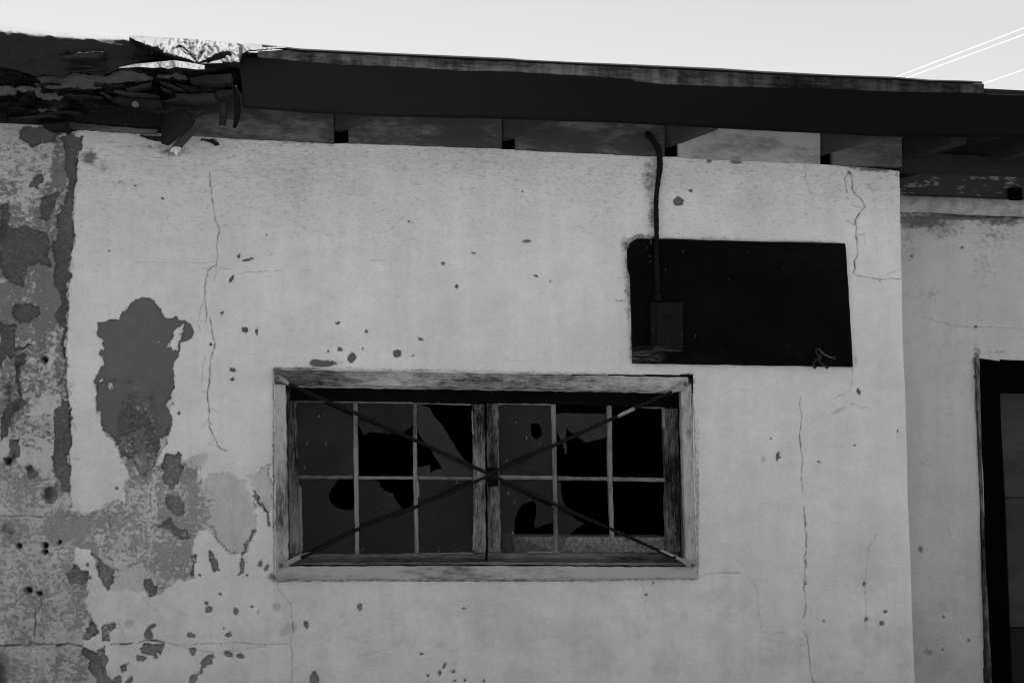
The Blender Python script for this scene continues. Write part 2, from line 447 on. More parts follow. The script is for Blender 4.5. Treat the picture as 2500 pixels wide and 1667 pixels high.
def sheet(name, u0, u1, top, bot, nu, nv, depth, mat, parent, solid=0.006):
    """a relief surface between two outlines (photo points); depth(u, v, s, t) = distance before the wall plane"""
    U = np.linspace(u0, u1, nu); T = np.linspace(0, 1, nv)
    V, F = [], []
    for j, t in enumerate(T):
        for i, u in enumerate(U):
            v = interp(top, u)*(1-t)+interp(bot, u)*t
            d = depth(u, v, (u-u0)/(u1-u0), t)
            V.append(P(u, v, d))
    for j in range(nv-1):
        for i in range(nu-1):
            a = j*nu+i
            F.append((a, a+nu, a+nu+1, a+1))
    o = mesh_obj(name, V, F, mat, parent, True)
    md = o.modifiers.new("thickness", 'SOLIDIFY'); md.thickness = solid; md.offset = -1
    return o

# ------------------------------------------------------------------ ground
g = mesh_obj("ground", [(-900, -900, 0), (900, -900, 0), (900, 900, 0), (-900, 900, 0)], [(0, 1, 2, 3)], M['ground'])
g["kind"] = "structure"
M['added_road'] = plain_material('added_road_asphalt', 0.035, 0.3, 20, 0.95, 0.1)  # unseen dark strip added to cut bounce light on the lower wall
rd = boxes("added_road", [(-80, 80, -3.9, -0.06, -0.1, 0.006)], M['added_road'], None)
rd["kind"] = "structure"
# unseen building added opposite: dims the lower wall and the pane reflections
M['added_shed'] = plain_material('added_shed_boards', 0.05, 0.5, 6, 0.9, 0.1, stretch=(1, 1, 0.1))
added_shed = thing("added_shed", "unseen dark timber building added opposite the peeling wall to dim it", "added_shed", (0, -10.0, 0))
boxes("wall", [(-14, 14, -12, -8, 0, 3.5)], M['added_shed'], added_shed)
hexa("roof", [(-14.3, -12.3, 3.8), (14.3, -12.3, 3.8), (14.3, -7.7, 3.52), (-14.3, -7.7, 3.52)],  # roof of the added unseen building
     [(-14.3, -12.3, 4.0), (14.3, -12.3, 4.0), (14.3, -7.7, 3.75), (-14.3, -7.7, 3.75)], M['added_shed'], added_shed)

# ================================================================== THE HOUSE
house = thing("house", "derelict whitewashed house with peeling plaster and a dark eave", "house", (0.4, 0.0, 0.0))

# ---- what the plaster has lost (photo points on the wall)
def sc(lst, ox, oy, s):
    return [(ox+x/s, oy+y/s) for x, y in lst]
BIG = [(353,733),(375,735),(388,751),(411,780),(432,778),(449,782),(468,798),(470,816),(468,821),(446,839),(437,861),(425,889),(427,936),(421,964),(407,993),(414,1014),(420,1032),(418,1050),(400,1064),(393,1093),(382,1111),(379,1129),(366,1150),(345,1160),(330,1140),(318,1120),(304,1116),(296,1112),(279,1079),(248,1043),(248,1007),(239,979),(243,957),(232,925),(255,886),(239,862),(254,850),(250,832),(237,812),(239,792),(282,784),(311,751),(332,737)]
ISLES = [[(446,787),(427,805),(430,819),(411,843),(404,850),(434,854),(445,832)],
         [(268,935),(276,940),(274,952),(266,950)], [(246,918),(254,922),(252,928),(245,926)], [(386,832),(394,838),(388,844)]]
PEEL = [BIG,
    # strip beside the seam
    [(193,368),(186,405),(184,444),(178,459),(177,509),(178,559),(182,591),(173,609),(171,673),(167,698),(168,737),(164,780),(162,840),(159,871),(150,850),(152,800),(140,770),(150,720),(132,690),(140,640),(128,600),(140,560),(146,520),(162,470),(160,430),(166,400),(160,370),(150,340),(176,322),(205,330)],
    [(170,985),(172,1050),(174,1082),(168,1107),(171,1157),(170,1200),(150,1190),(138,1168),(130,1120),(135,1060),(128,1020),(148,990),(152,970)],
    # left strip blobs
    [(-60,480),(-20,520),(-30,640),(-90,700),(-120,600)],[(-220,640),(-160,660),(-150,800),(-200,900),(-250,820)],[(-90,980),(-50,1000),(-60,1120),(-110,1100)],[(-330,420),(-280,430),(-290,520),(-340,560)],[(-300,1150),(-240,1180),(-260,1300),(-330,1260)],
    [(52,316),(100,312),(150,322),(135,345),(100,352),(92,360),(70,355),(55,345)],
    [(85,428),(100,424),(103,440),(96,460),(64,458),(70,446),(82,440)],
    [(0,500),(22,505),(30,520),(24,545),(38,560),(20,600),(0,590)],
    [(22,575),(60,550),(110,572),(128,600),(110,620),(128,650),(100,640),(70,655),(50,700),(20,690),(0,640),(0,600)],
    [(104,480),(140,470),(136,500),(110,540),(96,530),(100,500)],
    [(30,745),(90,750),(98,770),(70,790),(35,782)], [(0,780),(36,790),(40,850),(28,880),(20,860),(10,900),(0,900)],
    [(38,872),(62,866),(60,886),(44,892),(36,884)], [(20,985),(52,973),(72,988),(50,1004),(30,1015),(20,1060),(0,1080),(0,1020)],
    [(22,1075),(46,1070),(48,1110),(28,1115)], [(8,1120),(28,1118),(26,1135),(12,1134)], [(66,1140),(82,1136),(94,1160),(72,1166)],
    [(118,1185),(140,1182),(142,1210),(125,1225),(112,1222)],
    [(70,840),(40,862),(48,930),(52,972),(44,968),(36,900),(40,850)],
    # middle
    [(404,1120),(416,1110),(436,1124),(450,1135),(440,1170),(420,1195),(404,1170),(398,1140)],
    [(430,1098),(446,1108),(440,1120),(426,1116)],
    sc([(660,440),(690,480),(710,540),(715,610),(780,700),(815,640),(805,565),(745,520),(690,455)], 0, 1200, 2.94),
    sc([(545,540),(600,570),(620,590),(615,640),(600,660),(560,645),(480,650),(470,600),(510,570)], 0, 1200, 2.94),
    sc([(1030,640),(1060,620),(1100,680),(1135,670),(1130,745),(1085,750),(1040,720)], 0, 1200, 2.94),
    sc([(1380,450),(1410,440),(1400,500),(1405,570),(1370,590),(1385,520)], 0, 1200, 2.94),
    sc([(1480,430),(1530,430),(1570,500),(1580,575),(1540,580),(1520,510),(1490,470)], 0, 1200, 2.94),
    sc([(1740,465),(1765,470),(1760,550),(1720,590),(1735,530)], 0, 1200, 2.94),
    sc([(1825,270),(1842,290),(1795,370),(1765,370),(1740,455),(1728,440),(1755,370),(1800,320)], 0, 1200, 2.94),
    sc([(1815,0),(1860,50),(1890,110),(1935,140),(1900,130),(1850,90)], 0, 1200, 2.94),
    sc([(600,1120),(690,1150),(760,1105),(775,1210),(770,1310),(810,1373),(690,1373),(690,1330),(650,1290),(640,1210),(590,1170)], 0, 1200, 2.94),
    sc([(1060,1080),(1180,1085),(1175,1140),(1120,1160),(1050,1150),(1000,1120)], 0, 1200, 2.94),
    sc([(1030,1040),(1100,935),(1115,955),(1090,1010),(1110,1040),(1070,1050)], 0, 1200, 2.94),
    sc([(735,980),(800,935),(830,940),(800,1000),(800,1065),(735,1060)], 0, 1200, 2.94),
    sc([(640,955),(670,945),(700,990),(690,1040),(640,1040),(600,1060)], 0, 1200, 2.94),
    sc([(1450,1215),(1510,1160),(1535,1200),(1500,1250),(1440,1310),(1430,1290),(1465,1240)], 0, 1200, 2.94),
    sc([(870,1240),(920,1230),(925,1280),(880,1290)], 0, 1200, 2.94),
    sc([(990,1160),(1040,1165),(1035,1205),(980,1200)], 0, 1200, 2.94), sc([(1110,1170),(1145,1165),(1145,1195),(1115,1195)], 0, 1200, 2.94),
    sc([(1350,1150),(1385,1130),(1395,1185),(1370,1180)], 0, 1200, 2.94),
    sc([(810,1345),(860,1310),(880,1373),(800,1373)], 0, 1200, 2.94), sc([(915,1350),(950,1310),(945,1373),(905,1373)], 0, 1200, 2.94),
    sc([(1150,250),(1230,200),(1260,260),(1330,270),(1380,330),(1310,350),(1290,310),(1230,300)], 0, 1200, 2.94),
    sc([(1190,40),(1270,10),(1310,90),(1320,170),(1290,190),(1220,150),(1190,110)], 0, 1200, 2.94),
]
# small chips: u, v, half width, half height, tilt
CHIPS = [(567,679,4,10,.5),(607,634,12,2.5,-.2),(584,626,2.5,5,.3),(542,763,3,5,0),(598,806,8,6,.7),(627,809,2.5,8,0),(567,903,8,4,.2),(568,926,5,4,0),(825,790,4,3,0),(894,811,3,4,0),(831,854,7,5,.2),(859,874,10,12,.3),(969,864,11,9,0),(792,888,34,7,-.05),(769,884,12,6,0),(802,857,3,3,0),(885,852,2,2,0),(998,541,2.5,2.5,0),(650,574,2,2,0),(1285,590,9,3.5,0),(1274,468,2,2,0),(1081,644,3,3,.5),(1114,700,4.5,4,0),(1155,619,4,2,0),(1307,674,3.5,2,0),(1344,687,2.5,2,0),(1027,829,6,3,.4),(1009,868,2.5,2.5,0),(1655,493,12,11,0),(1684,466,5,3,0),(330,454,2.5,2.5,0),(396,485,4,2,.6),(266,612,3,3,0),(1898,1116,5,11,.1),(2108,1425,4,4,0),(2150,1520,6,5,0),(2113,1510,4,4,0),(2159,1492,5,4,0),(2010,1515,3,3,0),(1965,1422,3,5,0),(537,1449,4,4,0),(510,1487,8,9,.1),(504,1472,4,5,0),(576,1492,6,8,0),(747,1525,6,9,-.2),(466,1550,10,6,.3),(558,1549,6,5,0),(547,1533,3,3,0),(558,1596,10,6,.2),(587,1601,8,6,0),(471,1656,9,12,.5),(767,1657,11,18,0),(879,1480,6,8,.2),(1029,1595,5,2,0),(1085,1624,3,7,.4),(1073,1641,3,5,0),(1106,1638,4,4,0),(1110,1660,3,3,0),(1134,1660,3,3,0),(1180,1661,3,4,0),(1578,1451,3,4,0),(1593,1422,2,4,.3),(1133,1485,4,1.5,0),(1044,1649,3,3,.5),(655,1262,3,10,0),(657,1278,3,6,0),(636,1376,5,8,.3),(652,1385,4,8,.6),(604,1404,3,3,0),(488,1404,4,3,0),(1998,1128,3,2,0),(1880,1070,2,2,0),(2094,955,3,8,0),(2190,1053,1.5,3,0),(2085,1087,2,2,0),(615,1481,3,3,0),(630,1493,2,4,0),(286,1191,4,4,0),(437,1008,4,4,0),(214,1378,3,4,0),(221,1409,3,5,0)]
LIGHTCHIPS = [(2046,1002,20,4.5,-.5),(1862,1121,6,8,0),(704,1537,22,11,-.3),(675,1479,9,11,0),(316,1521,12,10,0)]
WASHPOLY = [[(240,930),(430,930),(400,1090),(382,1135),(300,1118),(250,1045)],
            [(-900,250),(190,250),(186,405),(178,560),(171,673),(164,780),(160,871),(171,1000),(174,1082),(171,1157),(175,1246),(186,1253),(214,1253),(250,1245),(279,1225),(296,1223),(304,1234),(316,1225),(304,1204),(309,1168),(300,1110),(380,1120),(389,1132),(404,1121),(429,1100),(454,1121),(479,1104),(507,1107),(500,1132),(489,1150),(495,1175),(525,1150),(560,1158),(596,1170),(617,1217),(621,1268),(626,1297),(609,1322),(590,1353),(560,1350),(530,1310),(505,1290),(480,1310),(470,1340),(478,1400),(440,1420),(390,1450),(330,1440),(270,1440),(245,1400),(228,1350),(190,1338),(186,1370),(206,1400),(206,1440),(225,1500),(238,1545),(205,1560),(200,1580),(235,1600),(255,1667),(265,1800),(240,2700),(-3000,2700),(-3000,250)],
            [(594,1160),(628,1150),(661,1135),(663,1240),(655,1247),(640,1235),(625,1205),(612,1180)]]
# soft clouds of speckled wear: u, v, radius u, radius v, amount
MOTT = [(-130,650,130,330,.60),(-300,900,140,420,.52),(-150,1300,180,260,.48),(60,1450,180,170,.46),(300,1300,160,110,.46),(170,1290,90,60,.58),(200,1350,60,120,.5),(330,1250,120,60,.45),(450,1240,70,110,.56),(420,1360,90,60,.56),(60,1650,160,60,.46),(40,640,60,60,.7),(120,700,50,120,.68),(150,420,30,140,.62),(50,800,50,60,.6),(30,900,40,80,.6),(60,600,60,60,.66),(110,760,60,70,.66),(30,720,50,50,.62),(100,640,70,180,.60),(60,760,90,60,.62),(110,530,50,70,.6),(20,460,50,40,.5),(60,930,90,70,.5),(30,1180,60,60,.52),(150,1130,25,90,.6),(200,1320,60,60,.55),(240,1480,30,60,.5),(340,1000,60,60,.45),(350,1120,50,70,.6),(440,1180,60,60,.55),(400,1330,80,60,.5),(60,390,120,70,.42),(30,560,60,90,.55),(80,680,90,110,.62),(90,830,80,60,.55),(30,1000,60,70,.55),(90,1060,60,60,.45),(60,1200,90,70,.50),(30,1300,60,50,.55),(100,1300,120,60,.45),(130,640,40,130,.62),(130,490,40,60,.6),(150,900,30,110,.55),
        (330,1060,55,85,.60),(330,1150,50,60,.52),(420,1200,60,80,.52),(430,1270,70,60,.58),(480,1320,55,60,.55),(440,1390,70,40,.52),(250,1290,80,60,.52),(200,1280,50,60,.55),(180,1390,60,60,.45),(200,1480,50,80,.50),(170,1630,70,60,.5),(0,1640,30,60,.62),(60,1620,60,50,.4),(100,1480,60,60,.42),(265,1380,60,45,.45),(370,1310,60,60,.35),(70,1400,90,60,.40),(420,1430,70,30,.48)]
# mildew and soot: u, v, ru, rv, amount
FADE = [(60,600,160,420,.46),(150,900,40,500,.44),(200,1500,260,170,.56),(430,1350,180,160,.55),(640,1500,260,170,.3),(90,600,90,130,.40),(150,640,24,260,.36),(60,820,70,120,.36),(150,1000,30,120,.34),(320,800,70,60,.2),(350,1010,42,60,.55),(335,1075,60,55,.68),(350,1130,60,50,.75),(300,1090,30,40,.5),(330,960,30,30,.4),(375,1050,30,60,.5),(150,1100,20,90,.25)]
GRIME = [(30,1115,14,20,.75),(40,1000,22,26,.6),(20,950,30,40,.6),(118,1205,18,26,.75),(72,1140,14,16,.6),(45,890,24,24,.55),(150,930,12,20,.6),(20,1300,30,60,.45),(0,1650,22,60,.75),(10,560,26,50,.5),(680,1418,30,4,.6),(1185,1417,520,4,.55),(668,1160,5,260,.5),(1703,1180,5,240,.5),(1586,440,30,70,.55),(1592,530,16,40,.55),(1530,690,14,90,.55),(1528,600,20,30,.6),(720,352,160,7,.4),(1730,395,10,7,.9),(1796,397,18,6,1.),(2140,412,60,10,.9),(2090,408,40,6,.8),(740,900,90,6,.55),(1000,904,200,5,.45),(1400,912,250,5,.4),(1680,915,20,8,.6),(670,1410,20,10,.6),(218,385,26,26,.75),(250,405,40,26,.45),(290,450,22,26,.42),(110,700,60,100,.2),(420,372,50,14,.65),(380,360,60,10,.5),(700,352,80,8,.3),(500,350,60,10,.35),(1583,420,22,60,.42),(1590,510,14,60,.45),(1543,600,16,30,.62),(1533,660,9,60,.6),(1534,740,10,70,.5),(1540,850,8,60,.45),(1570,578,40,9,.6),(1720,584,160,7,.45),(1950,594,130,7,.45),(1515,735,22,5,.45),(2086,880,8,25,.4),(676,905,14,12,.7),(730,898,70,5,.5),(665,1405,14,16,.6),(1690,930,12,18,.6),(1700,1100,4,160,.45),(1700,1412,10,8,.5),(820,898,120,4,.4),(670,1100,4,200,.4),(1180,368,220,4,.3),(2120,405,80,9,.55),(2188,425,8,18,.5),(1963,1200,5,120,.25),(1963,1560,30,40,.3),(2110,1440,6,60,.3),(1180,1416,500,3,.42),(300,470,60,60,.25),(40,335,60,12,.35),(1990,1610,40,20,.3),(560,1640,30,20,.2)]
CRACKS = [(2.2,.75,[(672,1417),(900,1415),(1160,1415),(1400,1414),(1702,1412)]),(2.0,.6,[(669,902),(669,1150),(671,1414)]),(2.0,.6,[(1684,922),(1692,1000),(1698,1200),(1703,1412)]),(1.6,.45,[(672,899),(1160,907),(1684,918)]),
   # (half width in photo px, strength, points)
 (1.5,.85,[(512,423),(518,487),(525,530),(536,559),(529,601),(532,626),(529,648),(507,662),(500,701),(502,744),(505,766),(502,787)]),
 (1.8,.85,[(512,776),(521,826),(525,839),(514,879),(512,936),(507,961),(511,989),(511,1043),(525,1071),(532,1089),(554,1100)]),
 (1.2,.55,[(529,648),(526,675),(522,690)]),(1.2,.6,[(493,955),(507,961)]),(1.2,.45,[(500,720),(495,744),(482,787),(489,808)]),(1.2,.4,[(500,870),(494,900),(492,940)]),
 (2.0,.95,[(2070,420),(2075,425),(2079,442),(2078,463),(2085,476),(2099,486),(2105,495),(2110,506),(2097,521),(2086,539),(2089,557),(2087,570),(2091,608),(2089,629),(2083,640),(2085,656),(2080,668)]),
 (1.4,.75,[(2080,668),(2091,675),(2137,683),(2158,683),(2174,681),(2199,683)]),
 (1.6,.75,[(2070,424),(2060,438),(2062,452),(2066,472)]),(1.2,.4,[(2134,683),(2180,665),(2196,660)]),(1.2,.5,[(1963,405),(1966,445),(1978,476)]),
 (1.6,.6,[(1952,972),(1950,990),(1955,1014),(1950,1061)]),(2.6,.75,[(1950,1061),(1953,1100)]),(1.6,.65,[(1953,1100),(1958,1116),(1955,1144),(1957,1204)]),
 (2.0,.8,[(1961,1237),(1965,1283),(1967,1334),(1963,1357)]),(3.2,.9,[(1964,1365),(1965,1385)]),(1.8,.7,[(1965,1385),(1960,1427),(1966,1473),(1960,1506)]),(1.8,.75,[(1960,1540),(1969,1552),(1973,1599),(1976,1636),(1986,1667),(1990,1700)]),
 (1.3,.36,[(1700,1411),(1733,1399),(1756,1397)]),(2.2,.6,[(1756,1397),(1802,1397)]),(1.2,.34,[(1802,1397),(1825,1413),(1844,1432),(1849,1473),(1853,1515),(1858,1543),(1881,1545),(1937,1543)]),(1.2,.3,[(1849,1557),(1881,1566),(1965,1564)]),
 (1.2,.4,[(2141,1300),(2120,1334),(2112,1390)]),(1.3,.42,[(2112,1390),(2108,1427),(2111,1497),(2111,1538)]),
 (3.2,1.,[(-40,1577),(0,1576),(34,1574),(70,1574),(73,1567),(88,1571),(150,1573),(167,1570),(201,1576)]),(2.4,.8,[(201,1576),(211,1584),(231,1588)]),
 (2.4,.9,[(272,1572),(323,1569)]),(2.8,1.,[(340,1567),(360,1561),(384,1563),(401,1567)]),(1.3,.55,[(401,1567),(425,1573),(510,1571),(571,1568),(646,1572),(704,1571)]),(1.3,.5,[(435,1577),(476,1584),(527,1593),(595,1584),(646,1577)]),
 (1.3,.55,[(675,1418),(680,1438),(697,1458),(711,1475),(713,1513)]),(1.8,.85,[(715,1518),(716,1545)]),(1.3,.55,[(716,1545),(709,1567),(714,1591),(713,1666),(713,1700)]),
 (1.8,.7,[(99,1458),(104,1472),(98,1482),(88,1492),(87,1526),(85,1560)]),(1.8,.65,[(-40,1260),(0,1259),(65,1258),(102,1261)]),(1.3,.4,[(102,1261),(170,1259),(313,1263),(420,1264)]),(1.4,.5,[(60,1150),(66,1200),(68,1240)]),
 (3.0,.8,[(193,369),(186,405),(184,444),(179,459),(177,509),(178,559),(182,591),(173,609),(171,673),(167,698),(168,737),(164,780),(162,840),(159,871),(162,918),(166,971),(171,1000),(170,1050),(174,1082),(168,1107),(171,1157),(170,1200)]),
 (1.6,.5,[(175,1246),(186,1253),(214,1253),(250,1245),(279,1225)]),(1.4,.5,[(507,1107),(500,1132),(489,1150),(495,1175)]),(1.8,.6,[(626,1297),(609,1322),(590,1353)]),
 (1.2,.5,[(580,670),(605,665),(640,663),(658,662)]),(1.2,.4,[(670,662),(690,662)]),(1.2,.4,[(738,661),(758,660)]),(1.0,.45,[(905,637),(940,638)]),
 (1.2,.5,[(2034,972),(2060,962),(2075,950),(2078,930),(2077,900)]),(1.2,.4,[(2075,985),(2100,997),(2116,995)]),(1.2,.3,[(1752,970),(1790,950),(1830,955)]),(1.0,.35,[(1234,880),(1300,884)]),
 (1.2,.3,[(540,640),(440,643),(330,640)]),(1.2,.35,[(345,1450),(365,1475),(385,1490)]),(1.2,.35,[(290,1515),(300,1550),(310,1566)]),(1.0,.4,[(880,1600),(960,1580),(985,1560)]),(1.0,.3,[(1565,1415),(1574,1450),(1578,1520)]),(1.0,.3,[(1740,535),(1752,552),(1758,572)]),(1.1,.4,[(2104,560),(2110,600)])]
HOLES = [(109,878,9),(46,1332,8),(111,1331,8),(70,1440,9),(97,1448,7),(146,1322,5),(111,1346,7),(20,1124,8),(514,840,3)]
TOPLINE = [(-900,262),(0,300),(101,304),(132,321),(167,326),(200,318),(384,326),(472,334),(560,339),(814,353),(849,352),(1210,364),(1256,368),(1481,379),(1624,385),(1655,386),(1860,395),(1972,400),(2029,404),(2100,410),(2160,414),(2203,420)]
CORNER = [(400,2197),(428,2197),(514,2198),(683,2201),(800,2202.5),(831,2204),(928,2208),(940,2209.5),(1125,2215),(1237,2217.5),(1380,2223.5),(1543,2229),(1667,2235),(2600,2272)]

def poly_sd(poly, u, v, out, pad=12.0):
    """signed distance (photo px, inside positive) max-merged into out"""
    q = np.array(poly, float)
    sel = np.nonzero((u > q[:, 0].min()-pad) & (u < q[:, 0].max()+pad) & (v > q[:, 1].min()-pad) & (v < q[:, 1].max()+pad))[0]
    if len(sel) == 0: return
    x, y = u[sel], v[sel]
    dmin = np.full(len(sel), 1e9); ins = np.zeros(len(sel), bool)
    for i in range(len(q)):
        a, b = q[i], q[(i+1) % len(q)]
        ex, ey = b-a; L = ex*ex+ey*ey+1e-9
        t = np.clip(((x-a[0])*ex+(y-a[1])*ey)/L, 0, 1)
        dmin = np.minimum(dmin, (x-a[0]-t*ex)**2+(y-a[1]-t*ey)**2)
        c = ((a[1] > y) != (b[1] > y))
        if abs(ey) > 1e-9:
            c &= x < ex*(y-a[1])/ey+a[0]
            ins ^= c
    s = np.sqrt(dmin)*np.where(ins, 1, -1)
    out[sel] = np.maximum(out[sel], s)
def crack_field(u, v, out, cracks):
    rg = random.Random(5)
    for hw, st, pts in cracks:
        fine = []
        for i in range(len(pts)-1):
            (ax, ay), (bx, by) = pts[i], pts[i+1]
            L = math.hypot(bx-ax, by-ay); k = max(1, int(L/9))
            for j in range(k):
                jj = 0 if j == 0 else 1.8
                fine.append((ax+(bx-ax)*j/k+rg.uniform(-jj, jj), ay+(by-ay)*j/k+rg.uniform(-jj, jj)))
        fine.append(pts[-1])
        segs = [(fine[i], fine[i+1], 1.0) for i in range(len(fine)-1)]
        if len(pts) > 5 and st > 0.5:
            for q in fine[2:-2]:
                if rg.random() < 0.10:                      # a short side crack
                    an = rg.uniform(0, 6.28); a0 = q
                    for k in range(rg.randint(2, 4)):
                        an += rg.uniform(-.6, .6); b0 = (a0[0]+8*math.cos(an), a0[1]+8*math.sin(an))
                        segs.append((a0, b0, 0.45)); a0 = b0
                if rg.random() < 0.09:                      # a chip broken from the edge
                    segs.append((q, (q[0]+rg.uniform(-2, 2), q[1]+rg.uniform(1, 5)), 1.3))
        for (ax, ay), (bx, by), kk in segs:
            w = 0.82*hw*rg.uniform(0.7, 1.3)*(1.6 if kk > 1 else 1.0 if kk == 1 else 0.8); s1 = st*rg.uniform(0.45, 1.12)*min(kk, 1)
            pad = 4*w
            sel = np.nonzero((u > min(ax, bx)-pad) & (u < max(ax, bx)+pad) & (v > min(ay, by)-pad) & (v < max(ay, by)+pad))[0]
            if len(sel) == 0: continue
            x, y = u[sel], v[sel]; ex, ey = bx-ax, by-ay
            t = np.clip(((x-ax)*ex+(y-ay)*ey)/(ex*ex+ey*ey+1e-9), 0, 1)
            d2 = (x-ax-t*ex)**2+(y-ay-t*ey)**2
            out[sel] = np.maximum(out[sel], s1*np.exp(-d2/(w*w)))

def fields(u, v, peel, chips, light, wash, mott, grime, cracks, holes, isles=(), fade=()):
    n = len(u)
    wu = u+30*(fbm(u/24, v/24, 1, 5, .66)-.5)
    wv = v+30*(fbm(u/24, v/24, 8, 5, .66)-.5)
    sd = np.full(n, -12.0)
    for p in peel: poly_sd(p, wu, wv, sd)
    isl = np.full(n, -12.0)
    for p in isles: poly_sd(p, wu, wv, isl)
    sd = np.minimum(sd, -isl)
    cu = u+3.0*(fbm(u/5, v/5, 21, 3)-.5)*2; cv = v+3.0*(fbm(u/5, v/5, 25, 3)-.5)*2
    def chip(lst, out):
        for x, y, a, b, th in lst:
            sel = np.nonzero((abs(u-x) < a+b+10) & (abs(v-y) < a+b+10))[0]
            if len(sel) == 0: continue
            dx, dy = cu[sel]-x, cv[sel]-y
            p = dx*math.cos(th)+dy*math.sin(th); q = -dx*math.sin(th)+dy*math.cos(th)
            out[sel] = np.maximum(out[sel], (1-np.sqrt((p/a)**2+(q/b)**2))*min(a, b)*1.2)
    big = sd.copy()
    chip(chips, sd)
    ws = np.full(n, -12.0)
    for p in wash: poly_sd(p, wu, wv, ws)
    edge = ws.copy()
    chip(light, ws)
    mo = np.zeros(n); gr = np.zeros(n)
    for x, y, a, b, k in mott:
        mo = np.maximum(mo, k*np.exp(-(((u-x)/a)**2+((v-y)/b)**2)**2*0.5))
    mo = mo*(0.80+0.45*fbm(u/34, v/70, 31, 4, .6))*np.clip(ws/5+0.6, 0, 1)
    for x, y, a, b, k in grime:
        gr = np.maximum(gr, k*np.exp(-(((u-x)/a)**2+((v-y)/b)**2)))
    fa = np.zeros(n)
    for x, y, a, b, k in fade:
        fa = np.maximum(fa, k*np.exp(-(((u-x)/a)**2+((v-y)/b)**2)**1.5))
    gr = np.maximum(gr, 0.17*fbm(u/110, v/80, 93, 4, .65))
    cr = np.zeros(n); crack_field(u, v, cr, cracks)
    ho = np.zeros(n)
    for x, y, r in holes:
        ho = np.maximum(ho, np.clip(1.3-np.sqrt((cu-x)**2+(cv-y)**2)/r, 0, 1))
    # overhang shade painted along the coat's lip round the losses
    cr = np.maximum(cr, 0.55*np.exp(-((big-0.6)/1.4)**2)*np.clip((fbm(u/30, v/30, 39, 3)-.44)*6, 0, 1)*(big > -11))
    # run-off streaks below the big loss
    mo = np.maximum(mo, 0.62*np.clip((fbm(u/13, v/150, 96, 3)-.52)*6, 0, 1)*np.clip(1-np.abs(u-390)/130, 0, 1)*np.clip((v-1080)/80, 0, 1)*np.clip((1440-v)/80, 0, 1)*np.clip(ws/5+0.6, 0, 1))
    # shadow line painted into the gap where the coat lifts off
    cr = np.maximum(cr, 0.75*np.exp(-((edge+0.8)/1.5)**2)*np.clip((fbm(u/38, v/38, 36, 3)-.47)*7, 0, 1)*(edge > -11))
    cr = np.maximum(cr, np.minimum(ho*1.3, 1))
    return dict(peel=np.clip(sd/6, -1, 1), wash=np.clip(ws/12*0.5+0.5, 0, 1), mott=mo, grime=gr, crack_and_lip_shade=np.clip(cr, 0, 1), hole=ho, fade=fa)

def wall_grid(xs, zs, y0, remap, hide, args, mat, name, parent, coarse_fn, lead=None):
    X, Z = np.meshgrid(xs, zs)
    X, Z = remap(X, Z)
    nx, nz = len(xs), len(zs)
    xf, zf = X.ravel(), Z.ravel()
    u, v = to_px(xf, np.full_like(xf, y0), zf)
    A = fields(u, v, *args)
    coarse = coarse_fn(u, v)
    # relief: the coat is a layer; where it is lost the face lies deeper
    h = 0.0075*np.clip((1-np.clip(A['peel']*2.0, -1, 1))/2, 0, 1)
    h -= 0.0035*np.clip(A['wash'], 0, 1)
    h -= 0.004*A['crack_and_lip_shade']+0.02*A['hole']
    h += 0.0034*(fbm(u/28, v/13, 41, 5, .62)-.5)*(0.45+1.6*coarse)
    h += 0.012*(fbm(u/300, v/300, 51, 2)-.5)
    if lead is not None: h += lead(u, v)
    yf = y0-h
    V = np.stack([xf, yf, zf], 1)
    idx = np.arange(nx*nz).reshape(nz, nx)
    q = np.stack([idx[:-1, :-1], idx[:-1, 1:], idx[1:, 1:], idx[1:, :-1]], -1).reshape(-1, 4)
    cu = u[q].mean(1); cv = v[q].mean(1)
    q = q[~hide(cu, cv)]
    me = bpy.data.meshes.new(name)
    me.vertices.add(len(V)); me.vertices.foreach_set("co", V.ravel().astype(np.float32))
    me.loops.add(q.size); me.loops.foreach_set("vertex_index", q.ravel().astype(np.int32))
    me.polygons.add(len(q))
    me.polygons.foreach_set("loop_start", np.arange(0, q.size, 4, dtype=np.int32))
    me.update(calc_edges=True)
    me.polygons.foreach_set("use_smooth", np.ones(len(q), bool))
    tone = 1.0+0.16*(fbm(u/150, v/150, 61, 4)-.5)+0.13*(fbm(u/26, v/260, 71, 3)-.5)+0.14*(fbm(u/40, v/28, 76, 5, .7)-.5)
    low = np.clip((v-1250)/250, 0, 1)
    tone -= low*0.11*np.clip((fbm(u/70, v/70, 77, 5, .65)-.47)*5, 0, 1)
    for k, a in dict(peel=A['peel'], wash=A['wash'], mott=A['mott'], grime=A['grime'], fade=A['fade'], crack_and_lip_shade=A['crack_and_lip_shade'], soft=np.clip((v-1080)/120, 0, 1), tone=tone, coarse=coarse).items():
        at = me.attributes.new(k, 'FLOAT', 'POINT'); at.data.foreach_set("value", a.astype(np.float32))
    me.materials.append(mat)
    me.validate()
    o = bpy.data.objects.new(name, me); COL.objects.link(o)
    o.parent = parent; o.matrix_parent_inverse = Matrix.Translation(-world_loc(parent))
    return o

